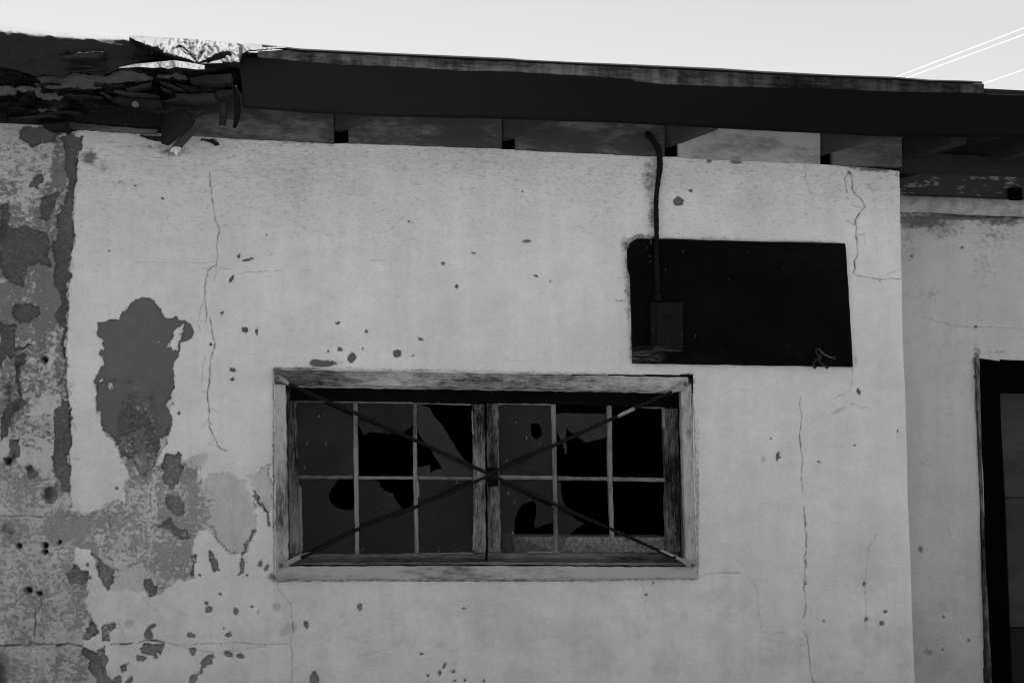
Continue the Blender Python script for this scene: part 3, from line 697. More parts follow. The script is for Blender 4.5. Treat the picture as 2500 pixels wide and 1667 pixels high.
# ---- main wall
STEP = 0.0030
XC0 = P(2215, 1000).x
ZT0 = P(1250, 366).z
xl = P(-420, 1000).x; zb = P(1250, 1690).z
xs = np.concatenate([np.linspace(-4.6, xl-0.05, 12), np.arange(xl, XC0, STEP), [XC0]])
zs = np.concatenate([np.linspace(0, zb-0.03, 8), np.arange(zb, ZT0, STEP), [ZT0]])
tl = [P(u, v) for u, v in TOPLINE]; TLX = [p.x for p in tl]; TLZ = [p.z for p in tl]
cl = [P(u, v) for v, u in CORNER]; CLZ = [p.z for p in cl][::-1]; CLX = [p.x for p in cl][::-1]
def remap_main(X, Z):
    zt = np.interp(X, TLX, TLZ)
    zt = zt + 0.006*(fbm(X*28, X*0+3.3, 81, 4)-.5)
    w = np.clip((Z-(ZT0-0.25))/0.25, 0, 1)
    Z2 = Z+(zt-ZT0)*w
    xc = np.interp(Z2, CLZ, CLX)+0.004*(fbm(Z2*25, Z2*0+1.7, 83, 4)-.5)
    w = np.clip((X-(XC0-0.15))/0.15, 0, 1)
    return X+(xc-XC0)*w, Z2
hide_main = lambda u, v: (u > 680) & (u < 1690) & (v > 915) & (v < 1402)
def coarse_main(u, v):
    c = np.clip((720-v)/300, 0, 1)*0.9
    c = np.maximum(c, np.clip((230-u)/120, 0, 1)*0.6)
    return c*(0.6+0.8*fbm(u/120, v/90, 91, 2))
def lead_main(u, v):
    # rounded arris at the right-hand corner, coat lip near the seam
    e = interp(CORNER, v)-u if False else np.interp(v, [c[0] for c in CORNER], [c[1] for c in CORNER])-u
    return -0.010*np.clip(1-e/9, 0, 1)**2
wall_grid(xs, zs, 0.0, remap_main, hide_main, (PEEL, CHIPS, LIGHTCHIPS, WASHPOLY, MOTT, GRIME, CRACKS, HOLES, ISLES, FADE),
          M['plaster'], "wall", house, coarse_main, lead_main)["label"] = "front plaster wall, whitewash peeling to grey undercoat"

# ---- recessed porch wall on the right, 0.45 m further back
REC = 0.45
xr0 = P(2150, 1000, -REC).x
xs2 = np.concatenate([np.arange(xr0, P(2520, 1000, -REC).x, 0.0036), np.linspace(P(2523, 1000, -REC).x, 4.6, 8)])
zt2 = P(2350, 505, -REC).z; zb2 = P(2350, 1690, -REC).z
zs2 = np.concatenate([np.linspace(0, zb2-0.03, 6), np.arange(zb2, zt2, 0.0036)])
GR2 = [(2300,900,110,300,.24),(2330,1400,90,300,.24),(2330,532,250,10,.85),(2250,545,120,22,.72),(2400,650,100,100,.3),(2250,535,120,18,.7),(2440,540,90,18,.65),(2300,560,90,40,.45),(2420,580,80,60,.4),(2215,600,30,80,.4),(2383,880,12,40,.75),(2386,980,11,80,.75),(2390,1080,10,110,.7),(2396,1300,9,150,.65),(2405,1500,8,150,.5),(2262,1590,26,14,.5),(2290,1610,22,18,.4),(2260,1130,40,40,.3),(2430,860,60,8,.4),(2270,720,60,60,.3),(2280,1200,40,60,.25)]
CR2 = [(3.5,.85,[(2190,520),(2300,523),(2360,528),(2500,531),(2640,535)]),(1.2,.42,[(2250,775),(2278,783),(2328,796),(2380,799),(2440,800),(2520,806)]),(1.4,.5,[(2300,520),(2306,550),(2318,575)]),(1.2,.4,[(2310,1280),(2317,1310)])]
CH2 = [(2364,1563,4,4,0),(2302,1505,3,3,0),(2380,799,3,3,0),(2378,920,3,3,0),(2244,1341,5,7,0),(2300,1585,3,3,0),(2347,606,3,3,0),(2224,625,4,3,0)]
wall_grid(xs2, zs2, REC, lambda X, Z: (X, Z), lambda u, v: (u > 2400) & (v > 885) & (u < 3200), ([], CH2, [], [], [(2280,1100,60,90,.3),(2300,1600,60,30,.35)], GR2, CR2, []),
          M['plaster_porch'], "wall", house, lambda u, v: np.clip((700-v)/200, 0, 1)*0.7)["label"] = "recessed side wall beside the dark door"
# return face of the corner and the porch ceiling side
pc = P(2215, 1000)
bx = boxes("corner_return", [(XC0-0.25, XC0-0.035, 0.03, REC+0.1, 0, ZT0-0.06)], M['plaster_porch'], house)

# ---- room behind the window (kept dark by its own walls)
zr1 = P(1250, 300, 0).z
wz0, wz1 = P(1250, 1408).z, P(1250, 912).z
wx0, wx1 = P(674, 1150).x, P(1694, 1150).x
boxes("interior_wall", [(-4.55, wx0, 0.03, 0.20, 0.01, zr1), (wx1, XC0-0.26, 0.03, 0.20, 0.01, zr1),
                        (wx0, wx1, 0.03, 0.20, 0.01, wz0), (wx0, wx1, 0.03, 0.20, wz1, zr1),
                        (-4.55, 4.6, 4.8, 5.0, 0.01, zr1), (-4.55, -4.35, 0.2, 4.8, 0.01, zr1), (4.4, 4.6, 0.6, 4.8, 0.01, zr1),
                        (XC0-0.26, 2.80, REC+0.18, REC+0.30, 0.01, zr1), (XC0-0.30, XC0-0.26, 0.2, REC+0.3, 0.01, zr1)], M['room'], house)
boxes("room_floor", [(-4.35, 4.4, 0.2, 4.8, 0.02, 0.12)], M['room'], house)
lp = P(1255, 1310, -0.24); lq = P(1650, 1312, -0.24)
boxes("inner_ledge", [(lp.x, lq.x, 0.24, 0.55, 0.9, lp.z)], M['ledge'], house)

# ================================================================== EAVE
DF = 0.20
FT = [(580,137),(638,142),(820,158),(985,164),(1109,173),(1240,175),(1400,184),(1546,194),(1549,198),(1638,208),(1860,214),(2004,217),(2140,223),(2394,228.6),(2500,232),(3400,262)]
FB = [(595,257),(806,272),(907,277),(1240,284),(1523,294),(1860,312),(2161,327),(2500,329),(3400,352)]
def strip(top, bot, u0, u1):
    t = [(u0, float(interp(top, u0)))]+[p for p in top if u0 < p[0] < u1]+[(u1, float(interp(top, u1)))]
    b = [(u0, float(interp(bot, u0)))]+[p for p in bot if u0 < p[0] < u1]+[(u1, float(interp(bot, u1)))]
    return t+b[::-1]
def cut(poly, u0, u1):
    return [(u0, float(interp(poly, u0)))]+[q for q in poly if u0 < q[0] < u1]+[(u1, float(interp(poly, u1)))]
fb = board("fascia_board", [(582,137)]+cut(FT, 590, 3400)+cut(FB, 597, 3400)[::-1]+[(594,257)], DF, 0.035, M['fascia_graded'], house, 0.0010, 0.05, 0.002)
fb["label"] = "long dark painted fascia board"
RT = [(560,104),(640,108),(699,115),(733,119),(916,128),(1240,142),(1281,146),(1405,152),(1511,156),(1761,167),(1860,174),(1926,177),(2040,183),(2186,188),(2269,195),(2354,197),(2404,200)]
TT_ = [(600,128),(699,121),(916,134),(1240,149),(1511,162),(1761,173),(1926,184),(2186,194),(2280,201),(2403,204)]
TB_ = [(600,150),(820,168),(985,176),(1240,186),(1640,218),(1860,224),(2140,232),(2402,236)]
tb = board("drip_board", cut(TT_, 628, 2403)+cut(TB_, 628, 2402)[::-1], DF-0.012, 0.03, M['trim'], house, 0.0008, 0.06, 0.002)
tb["label"] = "weathered stained board between fascia and roof felt"
LIPB = [(640,117),(699,122),(733,126),(916,135),(1240,150),(1511,163),(1761,175),(1926,185),(2186,195),(2269,201),(2354,203),(2400,203)]
rng1 = lambda u, v, k, s: float(fbm(np.array([u/k]), np.array([v/k]), s, 4)[0])
lip = sheet("roof_felt", 640, 2398, [(a, b) for a, b in RT], LIPB, 260, 6,
            lambda u, v, s, t: (0.02 if t < 0.01 else DF-0.02+0.05*math.sin(min(1, t*1.3)*math.pi*0.6))+0.012*(rng1(u, v, 22, 3)-.5), M['lip'], house, 0.005)
lip["label"] = "thin dark felt edge along the roof"
# roof deck
dl, dr_ = P(0, 96, 0.17), P(2400, 214, 0.17)
def deckz(x): return dl.z+(dr_.z-dl.z)*(x-dl.x)/(dr_.x-dl.x)
xa, xb = -4.7, 4.7
za, zb_ = deckz(xa), deckz(xb)
hexa("roof_deck", [(xa, -0.16, za-0.05), (xb, -0.16, zb_-0.05), (xb, 5.2, zb_-0.02), (xa, 5.2, za-0.02)],
     [(xa, -0.16, za), (xb, -0.16, zb_), (xb, 5.2, zb_+0.03), (xa, 5.2, za+0.03)], M['felt'], house)

# blocking boards between the rafters
def blocking(pts, mat, label=None, d=0.012):
    o = board("blocking_board", pts, d, 0.022, mat, house, 0.0009, 0.05, 0.002)
    if label: o["label"] = label
blocking([(-400,225),(-120,235),(-120,292),(-400,284)], M['block_dark'])
blocking([(-119,236),(19,240),(19,300),(-119,294)], M['rot'])
blocking([(20,240),(408,262),(408,327),(132,306),(20,300)], M['rot'], "dark rotten blocking board")
blocking([(441,225),(814,225),(816,352),(560,338),(441,331)], M['block_dark'])
blocking([(849,228),(1226,240),(1225,363),(851,351)], M['block_dark'])
blocking([(1256,240),(1624,262),(1623,384),(1258,367)], M['block_dark'], "grey blocking board behind the cable")
blocking([(1654,262),(2003,280),(2003,401),(1656,386)], M['block_light'], "whitewashed blocking board")
blocking([(2031,285),(2202,295),(2203,406),(2032,403)], M['block_mid'], "grey blocking board at the wall corner")
board("wall_plate", [(-500,230),(2199,290),(2199,409),(2029,406),(1655,388),(1250,370),(830,356),(472,338),(100,308),(-500,290)], -0.03, 0.08, M['dark_wood'], house, 0.001, 0.1)
# skewed rafter tails
def rafter(x0, x1, v, dx, dv, mat=None, label=None, bottom_extra=0.0):
    a, b = P(x0, v+1, 0.0), P(x1, v, 0.0)
    c, d = P(x1+dx, v-dv, DF-0.037), P(x0+dx-4, v-dv, DF-0.037)
    back = (a-d); a2 = a+back*0.25; b2 = b+(b-c)*0.25
    hgt = Vector((0, 0, 0.085))
    o = hexa("rafter", [a2, b2, c, d], [a2+hgt, b2+hgt, c+hgt, d+hgt], mat or M['rafter'], house)
    if label: o["label"] = label
    return o
for x0, x1, v, dx, dv in [(816,849,317,84,33),(1227,1256,338.5,112,39),(1625,1653,354,100,37),(2004,2031,374,124,38),(2206,2240,388,120,36),(2420,2452,396,120,36),(8,40,268,84,33),(-390,-358,250,84,33)]:
    rafter(x0, x1, v, dx, dv, M['dark_wood'] if x0 > 2150 else None)
# porch beam across the recess and the frieze behind it
board("porch_beam", [(2203,372),(3300,420),(3300,452),(2500,418),(2203,408)], 0.0, 0.09, M['dark_wood'], house, 0.001, 0.08)
FRZ = board("frieze_board", [(2150,395),(3300,440),(3300,520),(2466,485),(2150,474)], -REC+0.03, 0.03, M['frieze'], house, 0.001, 0.06)
FRZ["label"] = "board with flaking pale paint under the porch eave"
rf = hexa("rafter", [P(2140,452,-REC+.02), P(2200,436,-REC+.02), P(2330,412,-0.12), P(2290,414,-0.12)],
     [P(2140,412,-REC+.02), P(2200,400,-REC+.02), P(2330,385,-0.12), P(2290,385,-0.12)], M['rafter'], house)
board("rafter", [(2469,458),(2496,459),(2496,488),(2469,487)], -REC+0.06, 0.05, M['jamb'], house)["label"] = "black piece standing in for the dark notch beside the frieze"  # black board, not a real rafter, added to give the notch its darkness
sheet("cornice", 2150, 2620, [(2150,474),(2500,487),(2620,491)], [(2150,517),(2200,519),(2300,521),(2360,526),(2500,530),(2620,534)], 120, 14,
      lambda u, v, s, t: -REC+0.014+0.034*math.sin(math.pi*min(1, max(0, t*0.75+0.25)))+0.008*(rng1(u, v, 18, 5)-.5), M['cornice'], house, 0.01)

# ---------------- broken left end of the eave
def ridged(u, v, k, s): return 1-abs(2*rng1(u, v, k, s)-1)
wrap = sheet("roof_felt", -500, 470, [(-500,24),(0,62),(137,75),(318,88),(343,89),(480,98)], [(-500,125),(0,166),(30,168),(60,178),(90,186),(110,181),(150,190),(175,174),(190,177),(220,180),(250,183),(280,172),(310,160),(345,152),(400,150),(480,150)], 260, 30,
      lambda u, v, s, t: (0.08+(0.10-0.05*max(0, min(1, (u-330)/60)))*math.sin(min(1, t/0.16)*math.pi/2))+0.022*(rng1(u*.4, v, 22, 7)-.5)+0.012*(rng1(u*.3, v, 6, 8)-.5)+0.02*t, M['felt'], house, 0.006)
wrap["label"] = "dark roofing felt rolled over the broken eave"
MORTAR = [[(330,700),(420,665),(550,690),(620,650),(690,655),(860,668),(930,680),(1000,650),(1080,620),(1200,640),(1290,655),(1370,715),(1300,725),(1180,728),(1060,745),(950,760),(900,795),(740,790),(650,775),(540,798),(430,792),(390,770)],
          [(-400,740),(-100,765),(0,770),(120,775),(200,765),(290,778),(300,800),(210,830),(150,810),(140,850),(60,848),(0,858),(-150,850),(-400,800)],
          [(290,782),(355,780),(370,825),(450,835),(500,840),(580,870),(560,888),(400,892),(330,870),(300,830)],
          [(1380,690),(1480,670),(1560,655),(1640,680),(1685,725),(1600,715),(1530,690),(1400,700)],
          [(340,960),(420,965),(400,1000),(360,1005)], [(460,985),(520,980),(500,1015)], [(1000,1080),(1060,1060),(1090,1110),(1010,1130)], [(590,590),(700,580),(820,600),(900,620),(700,640),(600,625)]]
RT0 = [(-500,92),(0,130),(150,132),(330,126),(470,150),(575,150)]
RB0 = [(-500,240),(0,282),(80,290),(130,300),(160,296),(250,262),(400,240),(470,232),(575,214)]
NU, NV = 430, 110
_U, _T = np.meshgrid(np.linspace(-500, 575, NU), np.linspace(0, 1, NV))
_V = np.interp(_U, [q[0] for q in RT0], [q[1] for q in RT0])*(1-_T)+np.interp(_U, [q[0] for q in RB0], [q[1] for q in RB0])*_T
uu, vv = _U.ravel(), _V.ravel()
band = np.full(len(uu), -12.0)
wu_, wv_ = uu+14*(fbm(uu/12, vv/12, 1, 4, .7)-.5), vv+12*(fbm(uu/12, vv/12, 8, 4, .7)-.5)
for q in MORTAR: poly_sd([(x/3.647, y/3.647) for x, y in q], wu_, wv_, band)
rdg = lambda k, sd, sx: 1-np.abs(2*fbm(uu*sx/k, vv/k, sd, 4, .6)-1)
dep = 0.160+0.060*(rdg(26, 9, .22)-.6)+0.035*(rdg(9, 14, .25)-.6)+0.012*(fbm(uu/4, vv/4, 15, 3)-.5)-0.02*_T.ravel()
bm_ = np.clip(band/2.5+0.5, 0, 1)
dep = dep*(1-bm_)+(0.180+0.014*(fbm(uu/20, vv/9, 18, 4, .6)-.5)+0.006*(fbm(uu/3, vv/3, 19, 2)-.5))*bm_
_k = [0]
def rot_depth(u, v, s, t):
    _k[0] += 1; return float(dep[_k[0]-1])
rot = sheet("fascia_board", -500, 575, RT0, RB0, NU, NV, rot_depth, M['rot'], house, 0.012)
at = rot.data.attributes.new("band", 'FLOAT', 'POINT'); at.data.foreach_set("value", np.clip(band/5, -1, 1).astype(np.float32))
rot.data.materials[0] = M['rot_layers']
rot["label"] = "rotten layered end of the eave with grainy grey patches"
def lump(pts, d, mat, name, th=0.03, label=None, rag=0.003):
    """broken piece: ragged outline, slightly domed face"""
    w = [P(x/3.647, y/3.647, d) for x, y in pts]
    q = [(p.x, p.z) for p in w]
    if sum(q[i][0]*q[(i+1) % len(q)][1]-q[(i+1) % len(q)][0]*q[i][1] for i in range(len(q))) < 0: q.reverse()
    rs = resample(q, 0.006); n = len(rs); sd = random.random()*50
    cx = sum(a for a, _, _ in rs)/n; cz = sum(b for _, b, _ in rs)/n
    ring = []
    for i, (x, z, c) in enumerate(rs):
        ax, az, _ = rs[i-1]; bx, bz, _ = rs[(i+1) % n]
        tx, tz = bx-ax, bz-az; L = math.hypot(tx, tz) or 1
        k = rag*(rng1(x*400+sd*9, z*400, 2.2, 33)-.5)*2+rag*0.5*random.uniform(-1, 1)
        ring.append((x+tz/L*k, z-tx/L*k, tx/L, tz/L))
    V, F = [], []
    for x, z, tx, tz in ring: V.append((x, -d+th, z))
    for x, z, tx, tz in ring: V.append((x, -d+0.004+random.uniform(-.002, .002), z))
    for x, z, tx, tz in ring: V.append((x-tz*0.003, -d-0.002+random.uniform(-.0015, .0015), z+tx*0.003))
    for j in range(2):
        for i in range(n):
            k = (i+1) % n
            F.append((j*n+i, j*n+k, (j+1)*n+k, (j+1)*n+i))
    F.append(tuple(range(2*n, 3*n))[::-1])
    o = mesh_obj(name, V, F, mat, house); fix_normals(o)
    if label: o["label"] = label
    return o
lump([(1690,690),(1850,665),(2060,655),(2066,745),(1900,760),(1700,740)], 0.216, M['old_board'], "broken_board")
lump([(1440,905),(1560,870),(1555,830),(1700,835),(1915,822),(1920,890),(1780,905),(1740,915)], 0.20, M['old_board'], "broken_board")
lump([(1922,800),(2075,795),(2080,850),(1930,865)], 0.215, M['old_board'], "broken_board", 0.05)
lump([(985,880),(1050,865),(1430,885),(1442,975),(1380,978),(1000,905)], 0.20, M['rot'], "broken_board", 0.02)
lump([(1170,925),(1180,905),(1205,898),(1230,908),(1236,928),(1222,948),(1195,950),(1175,940)], 0.212, M['white_plug'], "plug", 0.012, "round pale plug in the rotten board", rag=0.0004)
for pts in ([(1120,790),(1250,750),(1340,735),(1330,760),(1200,800),(1140,815)], [(1410,715),(1500,740),(1600,775),(1640,800),(1560,795),(1440,750)], [(1420,770),(1530,810),(1520,830),(1430,795)],
            [(1560,745),(1680,760),(1740,790),(1640,780)], [(890,820),(980,850),(985,880),(930,850)], [(1000,810),(1120,830),(1300,830),(1420,850),(1400,865),(1150,850)], [(520,520),(690,470),(850,455),(940,465),(880,520),(620,525)]):
    lump(pts, random.uniform(0.215, 0.24), random.choice([M['old_board'], M['old_board'], M['rot']]), "splinter", 0.02)
lump([(1955,885),(2010,885),(2022,945),(2012,1115),(1945,1115),(1958,1000)], 0.17, M['old_board'], "metal_strap", 0.006, "short grey strap below the eave")
tube("felt_flap", smooth_path([P(u/3.647, v/3.647, d) for u, v, d in [(2070,760,.2),(2105,860,.2),(2115,980,.19),(2105,1080,.18),(2085,1140,.17)]], 6), [0.006+0.005*math.sin(i/24*math.pi) for i in range(25)], M['lip'], house, 8)
tube("felt_flap", smooth_path([P(u/3.647, v/3.647, d) for u, v, d in [(2100,770,.205),(2135,860,.205),(2160,960,.205)]], 6), 0.004, M['felt'], house, 6)
for k in range(15):                      # thin torn layers of felt and lath between the lumps
    x0 = random.uniform(-60, 1750); y0 = random.choice([random.uniform(740, 900), random.uniform(880, 1060), random.uniform(500, 640)])
    L = random.uniform(120, 420); h = random.uniform(10, 30)
    top = [(x0+L*t, y0+random.uniform(-9, 9)+10*math.sin(t*5+k)) for t in (0, .2, .4, .6, .8, 1)]
    lump(top+[(x, y+h*random.uniform(.5, 1.1)) for x, y in top[::-1]], random.uniform(0.185, 0.222), random.choice([M['old_board2'], M['rot']]), "splinter", 0.02, rag=0.005)
# broken rafter tail and its split end
hexa("rafter", [P(394,352,0.02), P(412,356,0.02), P(470,309,0.17), P(440,298,0.17)], [P(394,248,0.02), P(412,252,0.02), P(470,252,0.17), P(440,250,0.17)], M['dark_wood'], house)["label"] = "broken rafter tail"
hexa("rafter", [P(414,366,0.03), P(436,370,0.03), P(497,303,0.17), P(476,300,0.17)], [P(424,352,0.03), P(444,358,0.03), P(500,290,0.17), P(480,288,0.17)], M['rafter'], house)["label"] = "split rafter underside"
board("splinter", [(413,368),(428,352),(442,357),(440,368),(430,378),(424,372)], 0.05, 0.02, M['ledge'], house)["label"] = "pale splintered rafter tip"
lump([(480,1105),(620,1085),(1000,1120),(1400,1150),(1390,1187),(1000,1168),(640,1140)], 0.03, M['block_mid'], "splinter", 0.02)
lump([(370,1040),(600,1100),(612,1190),(540,1165),(480,1175),(430,1160),(380,1130)], 0.05, M['rot'], "splinter", 0.015)
lump([(1240,1200),(1400,1215),(1505,1205),(1510,1260),(1420,1255),(1330,1240)], 0.03, M['rot'], "splinter", 0.015)
lump([(1780,1240),(1900,1235),(1955,1285),(1915,1292),(1860,1262)], 0.02, M['rot'], "splinter", 0.01)
# torn bright felt
TT = [(316,88),(343,88),(384,91),(480,96),(576,106),(640,108),(700,115)]
TB = [(316,92),(345,108),(395,130),(430,146),(455,160),(482,171),(515,168),(540,168),(584,165),(592,131),(610,126),(640,123),(700,117)]
def crumple(u, v, s, t):
    du, dv = u-480, (v-156)*1.8
    an = math.atan2(dv, du); r = math.hypot(du, dv)
    rid = (0.5+0.5*math.sin(an*8+5*rng1(u, v, 60, 17)))*min(1, r/40)*max(0.0, 1-r/240)
    d = 0.165+0.10*math.sin(min(1, t*1.1)*math.pi/2)
    return d+0.030*(rid-.3)+0.040*(rng1(u, v, 45, 19)-.5)+0.024*(rng1(u, v, 15, 23)-.5)+0.010*(rng1(u, v, 6, 29)-.5)+0.03*math.exp(-(du*du+dv*dv)/900.0)
tf = sheet("torn_felt", 316, 700, TT, TB, 190, 50, crumple, M['felt_grey'], house, 0.003)
tf["label"] = "crumpled torn roofing felt in the sun"
WT = [(290,165),(329,157),(380,152),(425,148),(455,152),(500,160)]
WB = [(290,167),(340,164),(375,167),(395,165),(410,170),(430,165),(482,171),(500,170)]
wg = sheet("torn_felt", 290, 500, WT, WB, 100, 14, lambda u, v, s, t: 0.300+0.035*t+0.02*(rng1(u, v, 20, 27)-.5), M['felt_grey'], house, 0.003)
wg["label"] = "pale folded lower edge of the torn felt"
# ================================================================== WINDOW (a part of the house; its pieces are sub-parts)
z0, z1 = wz0, wz1
def frame_box(x0, x1, y0, y1, za, zb, t):
    return [(x0, x0+t, y0, y1, za, zb), (x1-t, x1, y0, y1, za, zb), (x0+t, x1-t, y0, y1, za, za+t), (x0+t, x1-t, y0, y1, zb-t, zb)]
window = boxes("window", frame_box(wx0+0.004, wx1-0.004, 0.002, 0.18, z0+0.004, z1-0.004, 0.034), M['sash_z'], house)
window["label"] = "wide two-sash window with broken panes"
def sub(name, px, d, th, mat, **k):
    k.setdefault('jit', 0.0019); k.setdefault('step', 0.022)
    return board(name, px, d, th, mat, window, **k)
sub("casing", [(670,902),(900,907),(1160,911),(1420,916),(1681,921),(1682,955),(1624,955),(1160,945),(735,940),(671,937)], 0.026, 0.03, M['case_top'])["label"] = "weathered head casing"
sub("casing", [(671,934),(698,935),(700,1150),(704,1382),(674,1398),(672,1150)], 0.022, 0.03, M['case_z'])
sub("casing", [(1662,958),(1688,935),(1694,1150),(1701,1380),(1675,1382),(1668,1150)], 0.022, 0.03, M['case_z'])
sub("sill", [(674,1397),(704,1382),(1160,1381),(1676,1384),(1700,1381),(1701,1411),(1400,1412),(1160,1413),(672,1415)], 0.024, 0.03, M['case_x'])
sub("sill_nosing", [(704,1373),(1160,1372),(1668,1374),(1668,1380),(1160,1378),(704,1379)], 0.012, 0.05, M['sash_x'])
sub("drip_mould", [(716,941),(1160,946),(1640,955),(1640,959),(1160,950),(716,945)], 0.03, 0.03, M['case_x'])
# sashes, 5 cm back
SD = -0.045
rails = [([(704,946),(1160,950),(1186,951),(1186,980),(1154,985),(724,977),(704,976)], M['black_rail'], "sash_rail"),
         ([(1187,952),(1640,960),(1656,961),(1656,996),(1619,993),(1217,983),(1187,983)], M['black_rail'], "sash_rail"),
         ([(706,1352),(1186,1350),(1186,1376),(706,1376)], M['sash_x'], "sash_rail"),
         ([(1190,1349),(1658,1349),(1660,1374),(1190,1375)], M['sash_x'], "sash_rail"),
         ([(702,977),(724,979),(728,1160),(736,1351),(706,1351),(703,1160)], M['sash_z'], "sash_stile"),
         ([(1154,986),(1184,986),(1185,1150),(1186,1349),(1158,1349),(1155,1160)], M['sash_z'], "sash_stile"),
         ([(1188,984),(1217,985),(1220,1160),(1223,1348),(1192,1348),(1189,1150)], M['sash_z'], "sash_stile"),
         ([(1620,996),(1656,997),(1660,1160),(1662,1348),(1628,1348),(1625,1160)], M['sash_z'], "sash_stile")]
for px, mt, nm in rails: sub(nm, px, SD, 0.036, mt)
MD = -0.050
for px, mt in [([(726,1160),(862,1161),(862,1169),(726,1168)], 'muntin_x'), ([(875,1162),(1009,1162),(1009,1170),(875,1169)], 'muntin_x'), ([(1019,1162),(1154,1163),(1154,1171),(1019,1170)], 'muntin_x'),
               ([(1220,1160),(1350,1161),(1350,1171),(1220,1170)], 'muntin_x'), ([(1360,1162),(1485,1164),(1485,1173),(1360,1172)], 'muntin_x'), ([(1496,1164),(1624,1166),(1624,1176),(1496,1174)], 'muntin_x'),
               ([(862,979),(873,980),(875,1164),(877,1352),(867,1352),(864,1164)], 'muntin_z'), ([(1008,982),(1017,983),(1019,1164),(1022,1350),(1013,1350),(1009,1164)], 'muntin_z'),
               ([(1346,985),(1357,985),(1360,1164),(1364,1349),(1354,1349),(1350,1164)], 'muntin_z'), ([(1483,989),(1494,990),(1496,1168),(1501,1349),(1492,1349),(1485,1168)], 'muntin_z')]:
    sub("muntin", px, MD, 0.022, M[mt], jit=0.0009, cham=0.0035)
sub('dark_gap_patch', [(1189,1140),(1216,1142),(1217,1186),(1191,1188)], SD+0.004, 0.006, M['black_rail'])  # black piece added where the stile shows only a dark gap
# pale putty left beside some panes
for px in ([(727,1180),(736,1190),(739,1345),(734,1346),(729,1240)], [(1016,1172),(1022,1175),(1024,1210),(1018,1216)], [(724,978),(862,980),(862,983),(724,981)], [(873,980),(1008,982),(1008,985),(873,983)], [(1018,983),(1150,986),(1150,989),(1018,986)],
           [(1217,984),(1345,986),(1345,989),(1217,987)], [(1568,993),(1619,994),(1619,997),(1568,996)], [(1617,997),(1623,997),(1624,1045),(1619,1045)], [(1020,1349),(1156,1348),(1156,1351),(1020,1352)], [(1290,1346),(1366,1345),(1366,1349),(1290,1349)], [(1151,1004),(1155,1004),(1157,1060),(1153,1060)], [(1156,1262),(1160,1262),(1160,1342),(1154,1342)]):
    sub("putty", px, MD+0.008, 0.01, M['muntin_z'], jit=0.0012, step=0.012, cham=0.001)
# panes with their breaks
z6 = lambda l: sc(l, 640, 880, 2.8)
z7 = lambda l: sc(l, 1160, 880, 2.8)
G = [("pane", z6([(236,272),(625,278),(632,790),(240,786)])),
     ("pane", z6([(648,280),(1035,288),(1035,432),(1012,462),(970,488),(905,505),(830,494),(745,488),(695,510),(680,480),(652,430)])),
     ("pane", z6([(1052,294),(1145,322),(1165,362),(1230,440),(1262,490),(1300,550),(1340,620),(1370,660),(1436,722),(1436,790),(1056,790),(1056,722),(1100,724),(1150,712),(1153,772),(1175,748),(1235,736),(1195,680),(1150,605),(1110,555),(1054,468)])),
     ("pane", z6([(244,808),(524,808),(500,845),(470,880),(457,935),(470,975),(512,1008),(570,1018),(605,1024),(634,1005),(640,1322),(262,1322)])),
     ("pane", z6([(655,808),(768,808),(800,830),(812,872),(850,892),(900,906),(912,950),(945,1003),(990,1011),(1020,988),(1040,938),(1048,1322),(660,1322)])),
     ("pane", z6([(1060,808),(1444,808),(1452,1318),(1068,1318)])),
     ("pane", z7([(158,286),(525,296),(535,790),(164,790)])),
     ("pane", z7([(552,372),(595,355),(908,366),(910,528),(830,538),(765,560),(740,552),(700,522),(665,496),(622,458),(620,520),(625,590),(628,640),(612,632),(600,570),(575,520),(552,480)])),
     ("pane", z7([(166,812),(540,818),(540,1106),(500,1114),(450,1130),(425,1151),(404,1138),(404,1098),(418,1050),(410,985),(400,958),(330,980),(295,1020),(270,1100),(266,1200),(330,1204),(340,1240),(450,1270),(530,1296),(545,1316),(174,1316)])),
     ("pane", z7([(562,826),(590,828),(587,900),(600,960),(640,1030),(690,1085),(748,1112),(690,1150),(640,1200),(615,1245),(600,1280),(566,1312)])),
     ("shard", z7([(762,1258),(880,1312),(772,1314)])), ("shard", z7([(565,1285),(640,1290),(700,1316),(565,1316)]))]
HOLE = z7([(388,430),(430,430),(455,460),(455,505),(460,517),(415,538),(390,525),(378,485),(380,450)])
def pane(name, px, d=-0.060, th=0.003, hole=None, mat=None):
    if hole is None:
        return sub(name, px, d, th, mat or M['glass'], jit=0.0022, step=0.013, cham=0.0004)
    # a ring between the outline and the hole
    cx = sum(p[0] for p in hole)/len(hole); cy = sum(p[1] for p in hole)/len(hole)
    out = []
    rs = resample(px, 30)
    outer = [(a, b) for a, b, _ in rs]
    n = len(outer); inner = []
    hr = resample(hole, 6)
    hs = [(math.atan2(b-cy, a-cx), a, b) for a, b, _ in hr]
    for a, b in outer:
        an = math.atan2(b-cy, a-cx)
        q = min(hs, key=lambda h: abs((h[0]-an+math.pi) % (2*math.pi)-math.pi))
        inner.append((q[1], q[2]))
    V, F = [], []
    for y in (d, d-th):
        V += [P(a, b, y) for a, b in outer]+[P(a, b, y) for a, b in inner]
    for i in range(n):
        k = (i+1) % n
        F += [(i, k, n+k, n+i), (2*n+i, 3*n+i, 3*n+k, 2*n+k), (i, 2*n+i, 2*n+k, k), (n+i, n+k, 3*n+k, 3*n+i)]
    o = mesh_obj(name, V, F, M['glass'], window)
    return o
for i, (nm, px) in enumerate(G):
    pane(nm, px, hole=HOLE if i == 6 else None, mat=M['glass_dusty'] if i in (2, 7, 10, 11) else None)

